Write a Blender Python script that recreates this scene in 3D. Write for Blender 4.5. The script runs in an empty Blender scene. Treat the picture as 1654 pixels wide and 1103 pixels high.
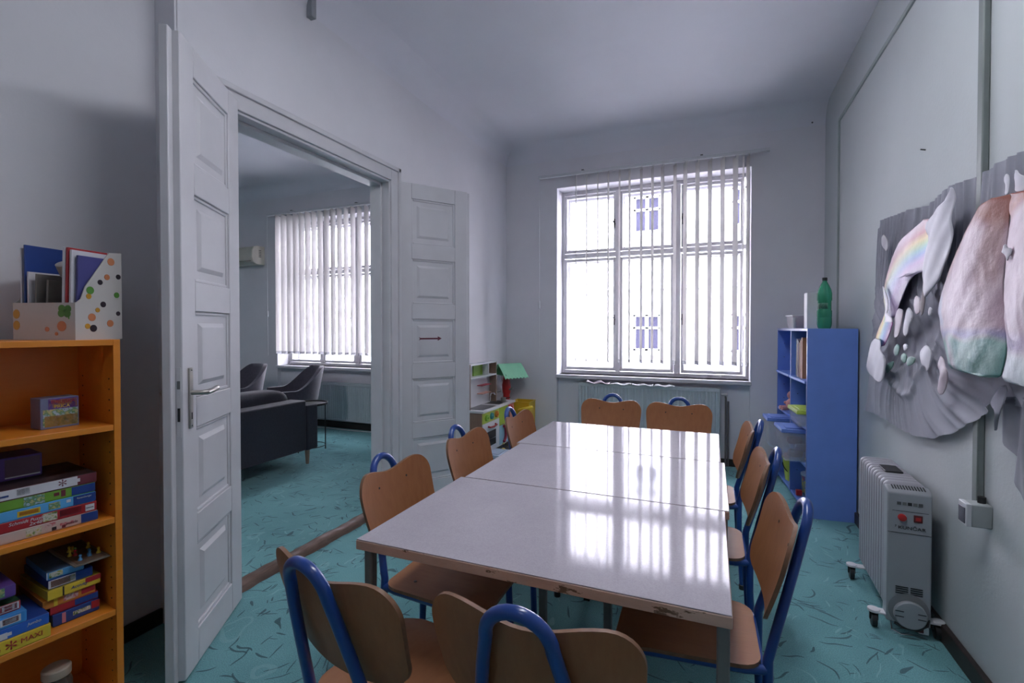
import bpy, bmesh, math, random
from math import radians as RAD, sin, cos, pi, sqrt, atan2
from mathutils import Vector, Matrix, noise as mnoise
random.seed(7)
sc = bpy.context.scene
COL = sc.collection

# ------------------------------------------------------------------ camera maths (metres; camera over the origin)
H = 1.32
FPX, CX, CY = 785.93, 827.0, 540.7
YAW, PIT = RAD(22.3078), RAD(0.8731)
_cy, _sy = cos(YAW), sin(YAW)
def ray(x, y):
    a, b = (x-CX)/FPX, (y-CY)/FPX
    # camera axes: right, down, forward after pitch
    ry = b*cos(PIT) + sin(PIT)           # downwards
    rz = -b*sin(PIT) + cos(PIT)          # forwards
    return Vector((a*_cy - rz*_sy, a*_sy + rz*_cy, -ry))
def onX(x, y, X):
    d = ray(x, y); t = X/d.x
    return Vector((X, d.y*t, H+d.z*t))
def onY(x, y, Y):
    d = ray(x, y); t = Y/d.y
    return Vector((d.x*t, Y, H+d.z*t))
def onZ(x, y, Z):
    d = ray(x, y); t = (Z-H)/d.z
    return Vector((d.x*t, d.y*t, Z))

# ------------------------------------------------------------------ materials
MATS = {}
def nodes(name):
    m = bpy.data.materials.new(name); m.use_nodes = True
    nt = m.node_tree
    return m, nt, nt.nodes['Principled BSDF'], nt.nodes['Material Output']
def N(nt, t, **kw):
    n = nt.nodes.new(t)
    for k, v in kw.items():
        if k in n.inputs: n.inputs[k].default_value = v
        else: setattr(n, k, v)
    return n
def mixc(nt, fac, a, b, mode='MIX'):
    n = nt.nodes.new('ShaderNodeMix'); n.data_type = 'RGBA'; n.blend_type = mode
    for sock, v in ((n.inputs['Factor'], fac), (n.inputs['A'], a), (n.inputs['B'], b)):
        if hasattr(v, 'is_output'): nt.links.new(v, sock)
        elif isinstance(v, (int, float)): sock.default_value = v
        else: sock.default_value = (*v, 1) if len(v) == 3 else v
    # RGBA sockets are the third set
    return n
def mixrgb(nt, fac, a, b, mode='MIX'):
    n = nt.nodes.new('ShaderNodeMixRGB'); n.blend_type = mode
    for i, v in enumerate((fac, a, b)):
        if hasattr(v, 'is_output'): nt.links.new(v, n.inputs[i])
        elif isinstance(v, (int, float)): n.inputs[i].default_value = v
        else: n.inputs[i].default_value = (*v, 1)
    return n.outputs[0]
def math_(nt, op, a, b=None, clamp=False):
    n = nt.nodes.new('ShaderNodeMath'); n.operation = op; n.use_clamp = clamp
    for i, v in enumerate((a, b)):
        if v is None: continue
        if hasattr(v, 'is_output'): nt.links.new(v, n.inputs[i])
        else: n.inputs[i].default_value = v
    return n.outputs[0]
def ramp(nt, src, stops):
    n = nt.nodes.new('ShaderNodeValToRGB'); nt.links.new(src, n.inputs[0])
    cr = n.color_ramp
    while len(cr.elements) < len(stops): cr.elements.new(0.5)
    for e, (p, c) in zip(cr.elements, stops):
        e.position = p; e.color = (*c, 1) if len(c) == 3 else c
    return n.outputs[0]
def coords(nt, scale=(1, 1, 1), rot=(0, 0, 0), kind='Object'):
    tc = nt.nodes.new('ShaderNodeTexCoord'); mp = nt.nodes.new('ShaderNodeMapping')
    mp.inputs['Scale'].default_value = scale; mp.inputs['Rotation'].default_value = rot
    nt.links.new(tc.outputs[kind], mp.inputs[0])
    return mp.outputs[0]
def noise(nt, vec, scale, detail=4, rough=.55):
    n = N(nt, 'ShaderNodeTexNoise'); n.inputs['Scale'].default_value = scale
    n.inputs['Detail'].default_value = detail; n.inputs['Roughness'].default_value = rough
    nt.links.new(vec, n.inputs['Vector'])
    return n.outputs['Fac']
def bump(nt, bsdf, h, strength=.2, dist=.01):
    b = N(nt, 'ShaderNodeBump'); b.inputs['Strength'].default_value = strength; b.inputs['Distance'].default_value = dist
    nt.links.new(h, b.inputs['Height']); nt.links.new(b.outputs[0], bsdf.inputs['Normal'])
def mat(name, col, rough=.5, metal=0., var=.08, vscale=6., bmp=0., bscale=150., bdist=.002, coat=0., sheen=0., spec=.5, rvar=0.):
    if name in MATS: return MATS[name]
    m, nt, b, out = nodes(name)
    v = coords(nt)
    f = noise(nt, v, vscale)
    lo = tuple(c*(1-var) for c in col); hi = tuple(min(1, c*(1+var)) for c in col)
    nt.links.new(ramp(nt, f, [(.3, lo), (.7, hi)]), b.inputs['Base Color'])
    b.inputs['Roughness'].default_value = rough; b.inputs['Metallic'].default_value = metal
    b.inputs['Specular IOR Level'].default_value = spec
    if coat: b.inputs['Coat Weight'].default_value = coat; b.inputs['Coat Roughness'].default_value = .12
    if sheen: b.inputs['Sheen Weight'].default_value = sheen
    if rvar:
        r = math_(nt, 'MULTIPLY_ADD', noise(nt, v, vscale*3), rvar); r.node.inputs[2].default_value = rough-rvar/2
        nt.links.new(r, b.inputs['Roughness'])
    if bmp: bump(nt, b, noise(nt, v, bscale, 3), bmp, bdist)
    MATS[name] = m
    return m
def wood(name, dark, light, scale=(3, 40, 40), rough=.4, rot=(0, 0, 0), coat=.15):
    if name in MATS: return MATS[name]
    m, nt, b, out = nodes(name)
    v = coords(nt, scale, rot)
    g = noise(nt, v, 2.2, 6, .65)
    c1 = ramp(nt, g, [(.25, dark), (.75, light)])
    big = noise(nt, coords(nt), 5., 2)
    c = mixrgb(nt, .35, c1, ramp(nt, big, [(.3, dark), (.7, light)]))
    nt.links.new(c, b.inputs['Base Color'])
    b.inputs['Roughness'].default_value = rough
    b.inputs['Coat Weight'].default_value = coat; b.inputs['Coat Roughness'].default_value = .25
    bump(nt, b, g, .05, .002)
    MATS[name] = m
    return m
def glassy(name, tint=(1, 1, 1), gloss=.08, rough=.02):
    if name in MATS: return MATS[name]
    m, nt, b, out = nodes(name); nt.nodes.remove(b)
    t = N(nt, 'ShaderNodeBsdfTransparent'); t.inputs[0].default_value = (*tint, 1)
    g = N(nt, 'ShaderNodeBsdfGlossy'); g.inputs['Roughness'].default_value = rough
    lw = N(nt, 'ShaderNodeLayerWeight'); lw.inputs['Blend'].default_value = .25
    f = math_(nt, 'MULTIPLY', lw.outputs['Fresnel'], gloss*5, True)
    mx = N(nt, 'ShaderNodeMixShader'); nt.links.new(f, mx.inputs[0])
    nt.links.new(t.outputs[0], mx.inputs[1]); nt.links.new(g.outputs[0], mx.inputs[2])
    nt.links.new(mx.outputs[0], out.inputs[0])
    MATS[name] = m
    return m
def sheer(name, col, opacity=.6, rough=.5, transl=.35, var=.1):
    """clouded plastic or thin cloth: part clear, part diffuse, part translucent"""
    if name in MATS: return MATS[name]
    m, nt, b, out = nodes(name)
    c = ramp(nt, noise(nt, coords(nt), 9.), [(.3, tuple(x*(1-var) for x in col)), (.7, tuple(min(1, x*(1+var)) for x in col))])
    nt.links.new(c, b.inputs['Base Color']); b.inputs['Roughness'].default_value = rough
    tl = N(nt, 'ShaderNodeBsdfTranslucent'); nt.links.new(c, tl.inputs[0])
    m1 = N(nt, 'ShaderNodeMixShader'); m1.inputs[0].default_value = transl
    nt.links.new(b.outputs[0], m1.inputs[1]); nt.links.new(tl.outputs[0], m1.inputs[2])
    t = N(nt, 'ShaderNodeBsdfTransparent')
    m2 = N(nt, 'ShaderNodeMixShader'); m2.inputs[0].default_value = opacity
    nt.links.new(t.outputs[0], m2.inputs[1]); nt.links.new(m1.outputs[0], m2.inputs[2])
    nt.links.new(m2.outputs[0], out.inputs[0])
    MATS[name] = m
    return m
def attr_mat(name, rough=.4, bmp=.35, transl=.12):
    m, nt, b, out = nodes(name)
    a = N(nt, 'ShaderNodeAttribute'); a.attribute_name = 'paint'
    f = noise(nt, coords(nt), 18., 5)
    c = mixrgb(nt, .35, a.outputs['Color'], ramp(nt, f, [(.25, (.74, .66, .66)), (.75, (.96, .92, .93))]), 'MULTIPLY')
    nt.links.new(c, b.inputs['Base Color']); b.inputs['Roughness'].default_value = rough
    bump(nt, b, noise(nt, coords(nt), 30., 6, .7), bmp, .006)
    MATS[name] = m
    return m

def plaster(name, col, var=.05, bmp=.12, green=None):
    m, nt, b, out = nodes(name)
    v = coords(nt)
    f = noise(nt, v, 1.3, 5, .6)
    c = ramp(nt, f, [(.3, tuple(x*(1-var) for x in col)), (.7, tuple(min(1, x*(1+var)) for x in col))])
    nt.links.new(c, b.inputs['Base Color']); b.inputs['Roughness'].default_value = .75
    h = noise(nt, v, 60., 5, .6)
    bump(nt, b, h, bmp, .004)
    MATS[name] = m
    return m
def carpet(name):
    m, nt, b, out = nodes(name)
    v = coords(nt)
    base = ramp(nt, noise(nt, v, 2.4, 4), [(.3, (.105, .290, .310)), (.7, (.160, .395, .415))])
    fibre = noise(nt, v, 230., 2, .8)
    c = mixrgb(nt, .75, base, ramp(nt, fibre, [(.28, (.45, .47, .48)), (.72, (1.5, 1.5, 1.48))]), 'MULTIPLY')
    # bending the coordinates turns the strokes into short curves
    nz = N(nt, 'ShaderNodeTexNoise'); nz.inputs['Scale'].default_value = 3.; nt.links.new(v, nz.inputs['Vector'])
    off = N(nt, 'ShaderNodeVectorMath', operation='SCALE'); off.inputs['Scale'].default_value = .32
    nt.links.new(nz.outputs['Color'], off.inputs[0])
    add = N(nt, 'ShaderNodeVectorMath', operation='ADD'); nt.links.new(v, add.inputs[0]); nt.links.new(off.outputs[0], add.inputs[1])
    for k, (ang, sx, sy, thr, col, amt) in enumerate(((20, 4.2, 42, .19, (.016, .075, .090), .85), (75, 4.7, 48, .19, (.016, .075, .090), .85),
                                                 (128, 3.9, 40, .19, (.016, .075, .090), .8), (165, 5.2, 50, .19, (.016, .075, .090), .85),
                                                 (48, 3.8, 36, .16, (.27, .53, .54), .5), (105, 4.2, 38, .16, (.27, .53, .54), .5))):
        mp = N(nt, 'ShaderNodeMapping'); mp.inputs['Rotation'].default_value = (0, 0, RAD(ang)); mp.inputs['Scale'].default_value = (1, 1, 0)
        mp.inputs['Location'].default_value = (k*3.7, k*1.9, 0)
        nt.links.new(add.outputs[0], mp.inputs[0])
        m2 = N(nt, 'ShaderNodeMapping'); m2.inputs['Scale'].default_value = (sx, sy, 1); nt.links.new(mp.outputs[0], m2.inputs[0])
        vo = N(nt, 'ShaderNodeTexVoronoi'); vo.inputs['Scale'].default_value = 1.; nt.links.new(m2.outputs[0], vo.inputs['Vector'])
        near = math_(nt, 'LESS_THAN', vo.outputs['Distance'], thr)
        sep = N(nt, 'ShaderNodeSeparateColor'); nt.links.new(vo.outputs['Color'], sep.inputs[0])
        pick = math_(nt, 'LESS_THAN', sep.outputs[0], .48)
        f = math_(nt, 'MULTIPLY', math_(nt, 'MULTIPLY', near, pick), amt)
        c = mixrgb(nt, f, c, col)
    # pale loops
    vo = N(nt, 'ShaderNodeTexVoronoi'); vo.inputs['Scale'].default_value = 3.1; nt.links.new(add.outputs[0], vo.inputs['Vector'])
    d = math_(nt, 'ABSOLUTE', math_(nt, 'SUBTRACT', vo.outputs['Distance'], .17))
    ring = math_(nt, 'MULTIPLY', math_(nt, 'LESS_THAN', d, .018), .35)
    c = mixrgb(nt, ring, c, (.27, .52, .53))
    nt.links.new(c, b.inputs['Base Color']); b.inputs['Roughness'].default_value = .95
    b.inputs['Specular IOR Level'].default_value = .1; b.inputs['Sheen Weight'].default_value = .25
    bump(nt, b, fibre, .6, .006)
    MATS[name] = m
    return m
def laminate(name):
    m, nt, b, out = nodes(name)
    v = coords(nt)
    c = ramp(nt, noise(nt, v, 3., 6, .7), [(.25, (.405, .37, .415)), (.75, (.475, .435, .48))])
    sp = noise(nt, v, 260., 2)
    c = mixrgb(nt, .25, c, ramp(nt, sp, [(.35, (.6, .6, .6)), (.6, (1, 1, 1))]), 'MULTIPLY')
    nt.links.new(c, b.inputs['Base Color'])
    r = ramp(nt, noise(nt, v, 9., 6, .7), [(.3, (.05, .05, .05)), (.75, (.095, .095, .095))])
    nt.links.new(r, b.inputs['Roughness'])
    b.inputs['Specular IOR Level'].default_value = .22
    bump(nt, b, noise(nt, v, 5., 2), .02, .01)
    MATS[name] = m
    return m
def worn_edge(name):
    m, nt, b, out = nodes(name)
    v = coords(nt, (1, 1, 3))
    c = ramp(nt, noise(nt, v, 7., 5, .75), [(.42, (.56, .39, .31)), (.59, (.62, .44, .35)), (.62, (.165, .095, .055)), (.75, (.14, .08, .045))])
    nt.links.new(c, b.inputs['Base Color']); b.inputs['Roughness'].default_value = .55
    MATS[name] = m
    return m

M_wall = plaster('white plaster', (.715, .70, .735))
M_wall_r = plaster('grey green plaster', (.49, .52, .53), .04, .22)
M_ceil = plaster('ceiling plaster', (.73, .72, .77), .03, .05)
M_out = plaster('pale facade render', (.31, .29, .29), .05, .1)
M_carpet = carpet('teal carpet')
M_paint = mat('white gloss paint', (.60, .585, .61), .38, var=.05, vscale=4, bmp=.05, bscale=25)
M_paint2 = mat('aged window paint', (.58, .57, .60), .42, var=.06, vscale=9, bmp=.06, bscale=30)
M_steel = mat('brushed steel', (.50, .47, .43), .32, 1., var=.05)
M_chrome = mat('chrome', (.75, .75, .76), .15, 1., var=.02)
M_dark = mat('black plastic', (.012, .012, .014), .45, var=.15)
M_base = mat('dark brown skirting', (.030, .020, .018), .5, var=.3, vscale=12)
M_base2 = mat('black brown skirting', (.016, .012, .011), .5, var=.3, vscale=12)
M_thr = wood('worn oak sill', (.055, .030, .020), (.20, .12, .088), (30, 3, 30), .6)
M_beech = wood('beech ply', (.25, .090, .031), (.35, .142, .054), (26, 26, 3), .45, coat=0)
M_beech2 = wood('beech ply seat', (.265, .098, .038), (.36, .155, .066), (26, 4, 26), .5, coat=0)
M_ply = mat('ply edge', (.20, .10, .055), .5, var=.2, vscale=40)
M_blue = mat('blue enamel', (.010, .050, .245), .28, var=.06, coat=.4)
M_lam = laminate('pale laminate')
M_edge = worn_edge('chipped beech edge')
M_grey = mat('grey enamel', (.17, .17, .17), .4, .2, var=.08, vscale=15)
M_glass = glassy('window glass')
M_slat = sheer('blind cloth', (.60, .585, .57), 1., .8, .30, .03)
M_hem = mat('grey hem weight', (.16, .16, .18), .6)
M_rad = mat('radiator enamel', (.50, .55, .57), .4, var=.04)
M_cab = mat('blue lacquer', (.15, .265, .68), .42, var=.05)
M_cabe = mat('violet blue edging', (.20, .23, .50), .35, var=.05)  # violet tint stands for light reflected along the board edges
M_orange = wood('orange lacquer', (.68, .215, .018), (.76, .26, .028), (3, 30, 30), .38)
M_white = mat('white plastic', (.62, .62, .64), .35, var=.03)
M_paper = mat('white paper', (.66, .65, .68), .7, var=.04)
M_heat = mat('heater enamel', (.36, .355, .39), .38, var=.03)
M_heat2 = mat('heater front', (.33, .345, .37), .36, var=.03)
M_red = mat('red plastic', (.42, .02, .02), .3)
M_yel = mat('yellow plastic', (.70, .46, .03), .4)
M_lime = mat('lime plastic', (.38, .50, .06), .4)
M_navy = mat('charcoal sofa cloth', (.030, .029, .043), .9, var=.15, vscale=60, bmp=.3, bscale=400, sheen=.2)
M_plum = mat('plum grey velvet', (.062, .053, .078), .85, var=.15, vscale=30, sheen=.5)
M_ltwood = wood('pale wood', (.26, .15, .10), (.36, .23, .165), (30, 30, 3))
M_kwood = wood('brown toy board', (.20, .13, .09), (.29, .195, .14), (20, 20, 3))
M_tulle = sheer('grey tulle', (.37, .37, .43), .96, .9, .2, .08)
_nt = M_tulle.node_tree
_tc = _nt.nodes.new('ShaderNodeTexCoord'); _sp = _nt.nodes.new('ShaderNodeSeparateXYZ'); _nt.links.new(_tc.outputs['Object'], _sp.inputs[0])
_f = _nt.nodes.new('ShaderNodeMapRange'); _f.inputs['From Min'].default_value = 1.30; _f.inputs['From Max'].default_value = .98
_nt.links.new(_sp.outputs['Z'], _f.inputs['Value'])
_src = [n for n in _nt.nodes if n.type == 'VALTORGB'][0].outputs[0]
_dst = [l.to_socket for l in _src.links]
_mx = mixrgb(_nt, _f.outputs['Result'], _src, (.52, .52, .59))
for _d in _dst: _nt.links.new(_mx, _d)
M_tulle2 = sheer('thin grey tulle', (.42, .42, .48), .82, .9, .3, .08)
M_card = mat('white card', (.58, .56, .62), .5, var=.06, vscale=14)
M_pinkcard = mat('pinkish card', (.56, .47, .52), .5, var=.1, vscale=14)
M_paintsheet = attr_mat('painted paper')

# ------------------------------------------------------------------ mesh builder
class MB:
    def __init__(self): self.v = []; self.f = []; self.m = []
    def add(self, vs, fs, mi=0, T=None):
        o = len(self.v)
        self.v += [tuple(T @ Vector(p)) if T is not None else tuple(p) for p in vs]
        self.f += [tuple(o+i for i in f) for f in fs]; self.m += [mi]*len(fs)
        return self
    def box(self, x0, x1, y0, y1, z0, z1, mi=0, T=None):
        x0, x1 = min(x0, x1), max(x0, x1); y0, y1 = min(y0, y1), max(y0, y1); z0, z1 = min(z0, z1), max(z0, z1)
        vs = [(x0,y0,z0),(x1,y0,z0),(x1,y1,z0),(x0,y1,z0),(x0,y0,z1),(x1,y0,z1),(x1,y1,z1),(x0,y1,z1)]
        return self.add(vs, [(0,3,2,1),(4,5,6,7),(0,1,5,4),(1,2,6,5),(2,3,7,6),(3,0,4,7)], mi, T)
    def frustum(self, a, b, axis, mi=0, T=None):
        """a, b: (u0,u1,v0,v1,w) rectangles joined; axis = which axis w runs along"""
        def P(u, v, w): return {0: (w, u, v), 1: (u, w, v), 2: (u, v, w)}[axis]
        vs = []
        for (u0, u1, v0, v1, w) in (a, b): vs += [P(u0, v0, w), P(u1, v0, w), P(u1, v1, w), P(u0, v1, w)]
        return self.add(vs, [(0,3,2,1),(4,5,6,7),(0,1,5,4),(1,2,6,5),(2,3,7,6),(3,0,4,7)], mi, T)
    def prism(self, poly, axis, w0, w1, mi=0, T=None):
        def P(p, w): return {0: (w, p[0], p[1]), 1: (p[0], w, p[1]), 2: (p[0], p[1], w)}[axis]
        n = len(poly); vs = [P(p, w0) for p in poly] + [P(p, w1) for p in poly]
        fs = [tuple(range(n-1, -1, -1)), tuple(range(n, 2*n))] + [(i, (i+1) % n, n+(i+1) % n, n+i) for i in range(n)]
        return self.add(vs, fs, mi, T)
    def tube(self, path, r, n=10, mi=0, caps=True, T=None):
        P = [Vector(p) for p in path]; k = len(P); vs = []; fs = []
        rr = r if isinstance(r, (list, tuple)) else [r]*k
        t0 = (P[1]-P[0]).normalized(); up = Vector((0, 0, 1)) if abs(t0.z) < .9 else Vector((1, 0, 0))
        nrm = (up - t0*up.dot(t0)).normalized(); prev = t0
        for i in range(k):
            t = ((P[min(i+1, k-1)]-P[i]).normalized() + (P[i]-P[max(i-1, 0)]).normalized()).normalized() if 0 < i < k-1 else ((P[1]-P[0]) if i == 0 else (P[-1]-P[-2])).normalized()
            ax = prev.cross(t)
            if ax.length > 1e-7: nrm = Matrix.Rotation(prev.angle(t), 3, ax.normalized()) @ nrm
            nrm = (nrm - t*nrm.dot(t)).normalized(); bn = t.cross(nrm); prev = t
            for j in range(n):
                a = 2*pi*j/n; vs.append(P[i] + (nrm*cos(a)+bn*sin(a))*rr[i])
        for i in range(k-1):
            for j in range(n): fs.append((i*n+j, i*n+(j+1) % n, (i+1)*n+(j+1) % n, (i+1)*n+j))
        if caps: fs += [tuple(range(n-1, -1, -1)), tuple((k-1)*n+j for j in range(n))]
        return self.add(vs, fs, mi, T)
    def lathe(self, prof, c=(0, 0, 0), n=24, mi=0, T=None):
        vs = []; fs = []; k = len(prof)
        for (r, z) in prof:
            for j in range(n): a = 2*pi*j/n; vs.append((c[0]+r*cos(a), c[1]+r*sin(a), c[2]+z))
        for i in range(k-1):
            for j in range(n): fs.append((i*n+j, i*n+(j+1) % n, (i+1)*n+(j+1) % n, (i+1)*n+j))
        fs += [tuple(range(n-1, -1, -1)), tuple((k-1)*n+j for j in range(n))]
        return self.add(vs, fs, mi, T)
    def grid(self, fn, nu, nv, mi=0, T=None, flip=False):
        vs = [fn(i/nu, j/nv) for i in range(nu+1) for j in range(nv+1)]
        fs = []
        for i in range(nu):
            for j in range(nv):
                a = i*(nv+1)+j; q = (a, a+nv+1, a+nv+2, a+1)
                fs.append(q[::-1] if flip else q)
        return self.add(vs, fs, mi, T)
    def shell(self, fn, nu, nv, mi=0, mi_edge=None, T=None):
        """closed sheet: fn(u,v,side) for side 0 and 1, rim joined"""
        o = len(self.v); w = nv+1; K = (nu+1)*w
        vs = [fn(i/nu, j/nv, s) for s in (0, 1) for i in range(nu+1) for j in range(nv+1)]
        fs = []; me = []
        for i in range(nu):
            for j in range(nv):
                a = i*w+j; fs.append((a, a+w, a+w+1, a+1)); fs.append((K+a, K+a+1, K+a+w+1, K+a+w))
        self.add(vs, fs, mi, T)
        ring = [i*w for i in range(nu)] + [nu*w+j for j in range(nv)] + [i*w+nv for i in range(nu, 0, -1)] + [j for j in range(nv, 0, -1)]
        n = len(ring); rf = [(o+ring[i], o+K+ring[i], o+K+ring[(i+1) % n], o+ring[(i+1) % n]) for i in range(n)]
        self.f += rf; self.m += [mi if mi_edge is None else mi_edge]*n
        return self
    def sphere(self, c, r, n=12, mi=0, sz=1., T=None):
        prof = [(max(1e-4, r*sin(pi*i/(n//2+2))), -r*sz*cos(pi*i/(n//2+2))) for i in range(n//2+3)]
        return self.lathe(prof, c, n, mi, T)
    def build(self, name, mats, parent=None, smooth=35, bevel=0., seg=2, fix=True, loc=None, solid=0., sub=0):
        me = bpy.data.meshes.new(name)
        me.from_pydata(self.v, [], self.f); me.update()
        if not isinstance(mats, (list, tuple)): mats = [mats]
        for m in mats: me.materials.append(m)
        me.polygons.foreach_set('material_index', self.m)
        if fix:
            bm = bmesh.new(); bm.from_mesh(me); bmesh.ops.recalc_face_normals(bm, faces=bm.faces); bm.to_mesh(me); bm.free()
        if smooth:
            me.polygons.foreach_set('use_smooth', [True]*len(me.polygons)); me.set_sharp_from_angle(angle=RAD(smooth))
        o = bpy.data.objects.new(name, me); COL.objects.link(o)
        if parent is not None: o.parent = parent
        if loc is not None: o.location = loc
        if sub:
            md = o.modifiers.new('round', 'SUBSURF'); md.levels = md.render_levels = sub
        if solid:
            md = o.modifiers.new('thick', 'SOLIDIFY'); md.thickness = solid; md.offset = 0
        if bevel:
            md = o.modifiers.new('soft', 'BEVEL'); md.width = bevel; md.segments = seg; md.limit_method = 'ANGLE'; md.angle_limit = RAD(40); md.harden_normals = False
        return o

def tag(o, label=None, cat=None, group=None, kind=None):
    if label: o['label'] = label
    if cat: o['category'] = cat
    if group: o['group'] = group
    if kind: o['kind'] = kind
    return o
def thing(name, label, cat, loc=(0, 0, 0), rz=0., group=None, kind=None):
    o = bpy.data.objects.new(name, None); COL.objects.link(o)
    o.location = loc; o.rotation_euler = (0, 0, rz); o.empty_display_size = .1
    return tag(o, label, cat, group, kind)
def kids(o): return [c for c in bpy.data.objects if c.parent is o]
def copy_tree(o, parent=None, children=None):
    c = o.copy(); COL.objects.link(c)
    if parent is not None: c.parent = parent
    for ch in (children or {}).get(o, []): copy_tree(ch, c, children)
    return c
def tree_map():
    d = {}
    for o in bpy.data.objects:
        if o.parent is not None: d.setdefault(o.parent, []).append(o)
    return d
def text(s, size, material, parent, loc, rot, name='lettering', extrude=.0004, align='CENTER', shear=0., sx=1.):
    cu = bpy.data.curves.new(name, 'FONT'); cu.body = s; cu.size = size; cu.extrude = extrude
    cu.align_x = align; cu.align_y = 'CENTER'; cu.shear = shear
    t = bpy.data.objects.new(name+'_curve', cu); COL.objects.link(t)
    dg = bpy.context.evaluated_depsgraph_get()
    me = bpy.data.meshes.new_from_object(t.evaluated_get(dg))
    bpy.data.objects.remove(t); bpy.data.curves.remove(cu)
    me.materials.clear(); me.materials.append(material)
    o = bpy.data.objects.new(name, me); COL.objects.link(o); o.parent = parent
    o.location = loc; o.rotation_euler = rot; o.scale = (sx, 1, 1)
    return o
def struct(o, label=None, cat=None): return tag(o, label, cat, kind='structure')
def lerp(a, b, t): return a+(b-a)*t
def sstep(a, b, x):
    t = max(0., min(1., (x-a)/(b-a))); return t*t*(3-2*t)

# ================================================================== THE SETTING
XR, XL, XLO, YB, ZC = .92, -2.14, -2.27, 5.05, 3.285      # right wall, door wall, its near set-back stretch, window wall, ceiling
YF = -2.3                                                 # wall behind the camera
LX0 = -7.4                                                # far side of the lounge next door
THICK = .40
W1 = dict(x0=-1.548, x1=.335, z0=.811, z1=2.816)          # window of this room
W2 = dict(x0=-5.617, x1=-3.734, z0=.79, z1=2.79)          # window of the lounge

struct(MB().box(LX0-.3, XR+.3, YF-.3, YB+THICK, -.1, 0).build('floor', M_carpet, smooth=0), 'teal carpet with dark scratchy pattern across both rooms', 'floor')

def wall_with_holes(y0, y1, x0, x1, z0, z1, holes):
    """wall running along X with rectangular holes (lists of dict x0,x1,z0,z1)"""
    b = MB(); xs = sorted({x0, x1} | {h['x0'] for h in holes} | {h['x1'] for h in holes})
    for a, c in zip(xs, xs[1:]):
        hs = [h for h in holes if h['x0'] <= a+1e-6 and h['x1'] >= c-1e-6]
        if not hs: b.box(a, c, y0, y1, z0, z1)
        else:
            h = hs[0]
            if h['z0'] > z0: b.box(a, c, y0+h.get('niche', 0), y1, z0, h['z0'])
            b.box(a, c, y0, y1, h['z1'], z1)
    return b
holes = [dict(W1, niche=.06), dict(W2, niche=.06)]
struct(wall_with_holes(YB, YB+THICK, LX0-.3, XR+.3, 0, ZC+.3, holes).build('wall_back', M_wall, smooth=0), 'pale window wall at the end of both rooms', 'wall')
struct(MB().box(XR, XR+.3, YF, YB, 0, ZC+.3).build('wall_right', M_wall_r, smooth=0), 'grey green wall behind the heater and the grey cloth', 'wall')
b = MB()
b.box(XL-.14, XL, 1.41, 1.63, 0, ZC+.3); b.box(XL-.14, XL, 2.90, YB, 0, ZC+.3); b.box(XL-.14, XL, 1.63, 2.90, 2.37, ZC+.3)
b.box(XLO-.15, XLO, YF, 1.41, 0, ZC+.3); b.box(XLO-.15, XL, 1.40, 1.412, 0, ZC+.3)
struct(b.build('wall_left', M_wall, smooth=0), 'white wall with the double doorway to the lounge', 'wall')
struct(MB().box(LX0-.3, XR+.3, YF-.3, YF, 0, ZC+.3).build('wall_front', M_wall, smooth=0), 'plain white wall behind the viewpoint', 'wall')
struct(MB().box(LX0-.3, LX0, YF, YB, 0, ZC+.3).build('wall_lounge', M_wall, smooth=0), 'far white side wall of the lounge', 'wall')
# ceiling with a coved joint along the door wall and the window wall of this room
b = MB().box(LX0-.3, XR+.3, YF-.3, YB+THICK, ZC, ZC+.3)
R = .17
def cove(n=8): return [(R-R*cos(a*pi/2/n), R-R*sin(a*pi/2/n)) for a in range(n+1)]   # (from wall, below ceiling)
pc = [(XL+d, ZC-R+ (R-e)) for d, e in [(R-R*sin(t*pi/16), R-R*cos(t*pi/16)) for t in range(9)]]
prof = [(XL, ZC-R)] + [(XL+R-R*cos(t*pi/16), ZC-R+R*sin(t*pi/16)) for t in range(1, 8)] + [(XL+R, ZC), (XL, ZC)]
b.prism(prof, 1, 1.41, YB)
prof = [(YB, ZC-R)] + [(YB-R+R*cos(t*pi/16), ZC-R+R*sin(t*pi/16)) for t in range(1, 8)] + [(YB-R, ZC), (YB, ZC)]
b.prism(prof, 0, XL, XR); b.prism(prof, 0, LX0, XL-.14)
struct(b.build('ceiling', M_ceil, smooth=40), 'white coved ceiling over both rooms', 'ceiling')
# skirting boards
struct(MB().box(XR-.022, XR, YF, YB, 0, .075).build('baseboard_right', M_base, bevel=.004), 'dark brown skirting board along the grey green wall', 'skirting')
struct(MB().box(XLO, XLO+.015, YF, 1.40, 0, .07).build('baseboard_left', M_base2, bevel=.004), 'dark skirting board behind the orange shelf', 'skirting')
struct(MB().box(XL, XL+.015, 3.0, YB, 0, .07).box(XL, XR, YB-.015, YB, 0, .07).build('baseboard_back', M_base2, bevel=.004), 'dark skirting board below the window wall', 'skirting')
struct(MB().box(LX0, XL-.14, YB-.02, YB, 0, .085).build('baseboard_lounge', M_base2, bevel=.004), 'black skirting board under the lounge radiator', 'skirting')

# door surround, threshold
b = MB()
for y0, y1 in ((1.55, 1.63), (2.90, 2.975)): b.box(XL, XL+.022, y0, y1, 0, 2.455)
b.box(XL, XL+.022, 1.63, 2.90, 2.37, 2.455)
for y0, y1 in ((1.53, 1.558), (2.972, 3.0)): b.box(XL, XL+.035, y0, y1, 0, 2.475)
b.box(XL, XL+.035, 1.53, 3.0, 2.447, 2.475)
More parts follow.
